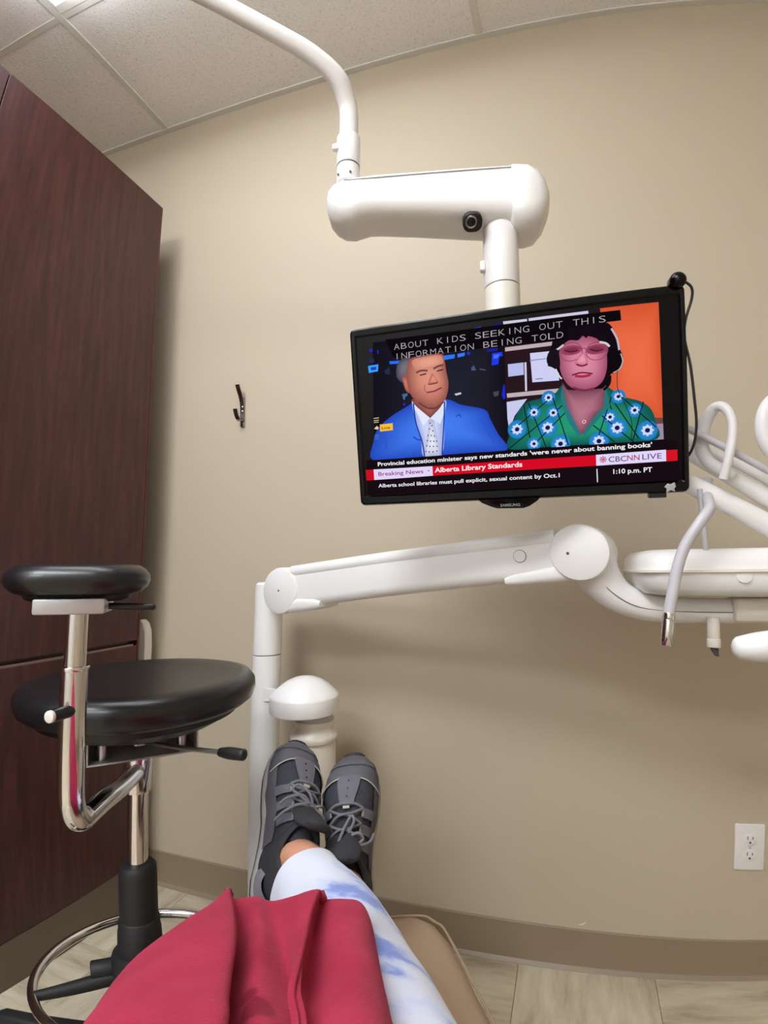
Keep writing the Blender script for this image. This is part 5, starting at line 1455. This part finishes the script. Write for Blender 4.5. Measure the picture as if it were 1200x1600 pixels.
ML = frame(*SHOE_OVER) @ Matrix.Translation((0, 0, .05)) @ Matrix.Rotation(R(13), 4, 'Y') @ Matrix.Translation((0, 0, -.05))
MR = frame(*SHOE_UNDER)
zb = SZ + .082
make_shoe(ML, 1, [(0, .135, zb),
                  [(.010, .135, zb), (-.004, .152, zb + .008), (-.022, .164, zb + .002), (-.030, .156, zb - .004), (-.016, .144, zb + .004), (.006, .134, zb + .004)],
                  [(.008, .134, zb), (-.014, .146, zb + .006), (-.036, .142, zb - .008), (-.044, .132, zb - .016)],
                  [(.008, .134, zb), (.022, .140, zb + .003), (.034, .142, zb - .008), (.044, .130, zb - .02)],
                  [(.010, .135, zb), (.026, .126, zb + .003), (.038, .118, zb - .006)],
                  [(.008, .134, zb), (-.018, .130, zb + .006), (-.036, .120, zb - .008), (-.046, .108, zb - .022)]])
make_shoe(MR, -1, [(.004, .120, zb),
                   [(.004, .128, zb), (.016, .146, zb + .008), (.012, .156, zb + .006), (.002, .140, zb + .010), (-.010, .112, zb + .016), (-.022, .102, zb + .010)],
                   [(.004, .124, zb), (.022, .130, zb + .006), (.030, .122, zb), (.018, .112, zb + .008), (.004, .118, zb + .008)],
                   [(.004, .122, zb), (.024, .112, zb + .006), (.040, .120, zb - .010), (.046, .136, zb - .026)],
                   [(.004, .122, zb), (-.012, .106, zb + .014), (-.026, .100, zb + .008)]])

ankL = ML @ Vector((0, .056, SZ + .085))
ankR = MR @ Vector((0, .056, SZ + .085))
shL = ML @ Vector((0, .058, SZ + .02))
shR = MR @ Vector((0, .058, SZ + .02))
tL = ML @ Vector((.0, .20, SZ + .018))
tR = MR @ Vector((.0, .20, SZ + .018))
kneeR, kneeL = ch(.43, .088, .565), ch(.42, -.085, .545)
hipR, hipL = ch(.02, .095, .540), ch(.02, -.095, .540)
calfR = ch(.60, .066, .560)
calfL = kneeL.lerp(ankR, .40)

# one continuous body: pelvis, legs, feet
me = bpy.data.meshes.new('body')
vs = [ch(-.08, 0, .555), ch(-.22, 0, .60), hipR, kneeR, calfR, ankL, shL, tL, hipL, kneeL, calfL, ankR, shR, tR]
ed = [(0, 1), (0, 2), (2, 3), (3, 4), (4, 5), (5, 6), (6, 7), (0, 8), (8, 9), (9, 10), (10, 11), (11, 12), (12, 13)]
me.from_pydata([tuple(v) for v in vs], ed, [])
rad = [.11, .11, .078, .050, .046, .0335, .030, .024, .078, .050, .046, .0335, .030, .024]
bo = bpy.data.objects.new('body', me)
COL.objects.link(bo)
bo.parent = person
bo.matrix_parent_inverse = Matrix.Translation(-Vector(person.location))
mod = bo.modifiers.new('skin', 'SKIN')
for i, d in enumerate(me.skin_vertices[0].data):
    d.radius = (rad[i], rad[i])
    d.use_root = (i == 0)
mod.use_smooth_shade = True
bo.modifiers.new('sub', 'SUBSURF').render_levels = 2
bo.modifiers['sub'].levels = 2
me.materials.append(MATS['skin'])

# trousers: two loose legs open at the cuff, joined over the hips
bm = BM()


def trouser_leg(pts, radii, n=28, seed=0):
    P = smooth_path(pts, 8)
    RR = [v.x for v in smooth_path([Vector((r, 0, 0)) for r in radii], 8)]
    F = frames(P)
    rings = []
    N_ = len(P)
    for i, (p, r, (t, a, b)) in enumerate(zip(P, RR, F)):
        ring = []
        for k in range(n):
            an = 2 * math.pi * k / n
            wob = 1 + .030 * math.sin(3 * an + i * .35 + seed) + .022 * math.sin(5 * an - i * .55 + seed * 2) + .016 * math.sin(2 * an + i * .9)
            ring.append(p + (a * math.cos(an) + b * math.sin(an)) * (r * wob))
        rings.append(ring)
    # turned-in hem
    t, a, b = F[-1]
    hem = [[p + (q - p) * f + t * d for q in rings[-1]] for p, f, d in ((P[-1], 1.02, .004), (P[-1], .97, .006), (P[-1], .93, -.004), (P[-1], .90, -.03))]
    loft(bm, rings + hem, True, False)


cuffL_end = ch(.778, .017, .566)
trouser_leg([hipR, hipR.lerp(kneeR, .5) + Vector((0, 0, .012)), kneeR, calfR, ch(.70, .046, .558), cuffL_end], [.096, .084, .074, .067, .063, .055], seed=1)
cuffR_end = ankR + (calfL - ankR).normalized() * .07
trouser_leg([hipL, hipL.lerp(kneeL, .5), kneeL, kneeL.lerp(cuffR_end, .5), cuffR_end], [.096, .082, .062, .050, .042], seed=4)
lathe(bm, ch(-.03, 0, .545), [(.0, -.105), (.10, -.09), (.15, -.04), (.16, .02), (.13, .075), (.07, .10), (0, .105)], 32, None, 1.0, .95)
tr = obj('trousers', bm, 'tie_dye', person, angle=80)
tr.modifiers.new('sub', 'SUBSURF').levels = 1
tr.modifiers['sub'].render_levels = 1

# ================================================================== maroon fleece over the lap
bm = BM()
nr, nc = len(CLOTH), len(CLOTH[0])


def cr(p0, p1, p2, p3, t):
    return 0.5 * ((2 * p1) + (p2 - p0) * t + (2 * p0 - 5 * p1 + 4 * p2 - p3) * t * t + (3 * p1 - p0 - 3 * p2 + p3) * t ** 3)


G = [[Vector(p) for p in row] for row in CLOTH]
SUB = 6
cols = []
for row in G:
    cols.append(smooth_path(row, SUB))
fine = []
for i in range(nr - 1):
    for k in range(SUB):
        t = k / SUB
        fine.append([cr(cols[max(0, i - 1)][j], cols[i][j], cols[i + 1][j], cols[min(nr - 1, i + 2)][j], t) for j in range(len(cols[0]))])
fine.append(cols[-1])
from mathutils import noise as mn
for i, row in enumerate(fine):
    for j, p in enumerate(row):
        row[j] = p + Vector((0, 0, 1)) * (mn.noise(p * 16) * .0035 + mn.noise(p * 45) * .0012)
loft(bm, fine, closed=False)
bl = obj('fleece_blanket', bm, 'fleece_maroon', None, angle=180)
sol = bl.modifiers.new('thickness', 'SOLIDIFY')
sol.thickness = .006
sol.offset = -1
tag(bl, 'maroon fleece bunched in soft folds over the lap', 'blanket')
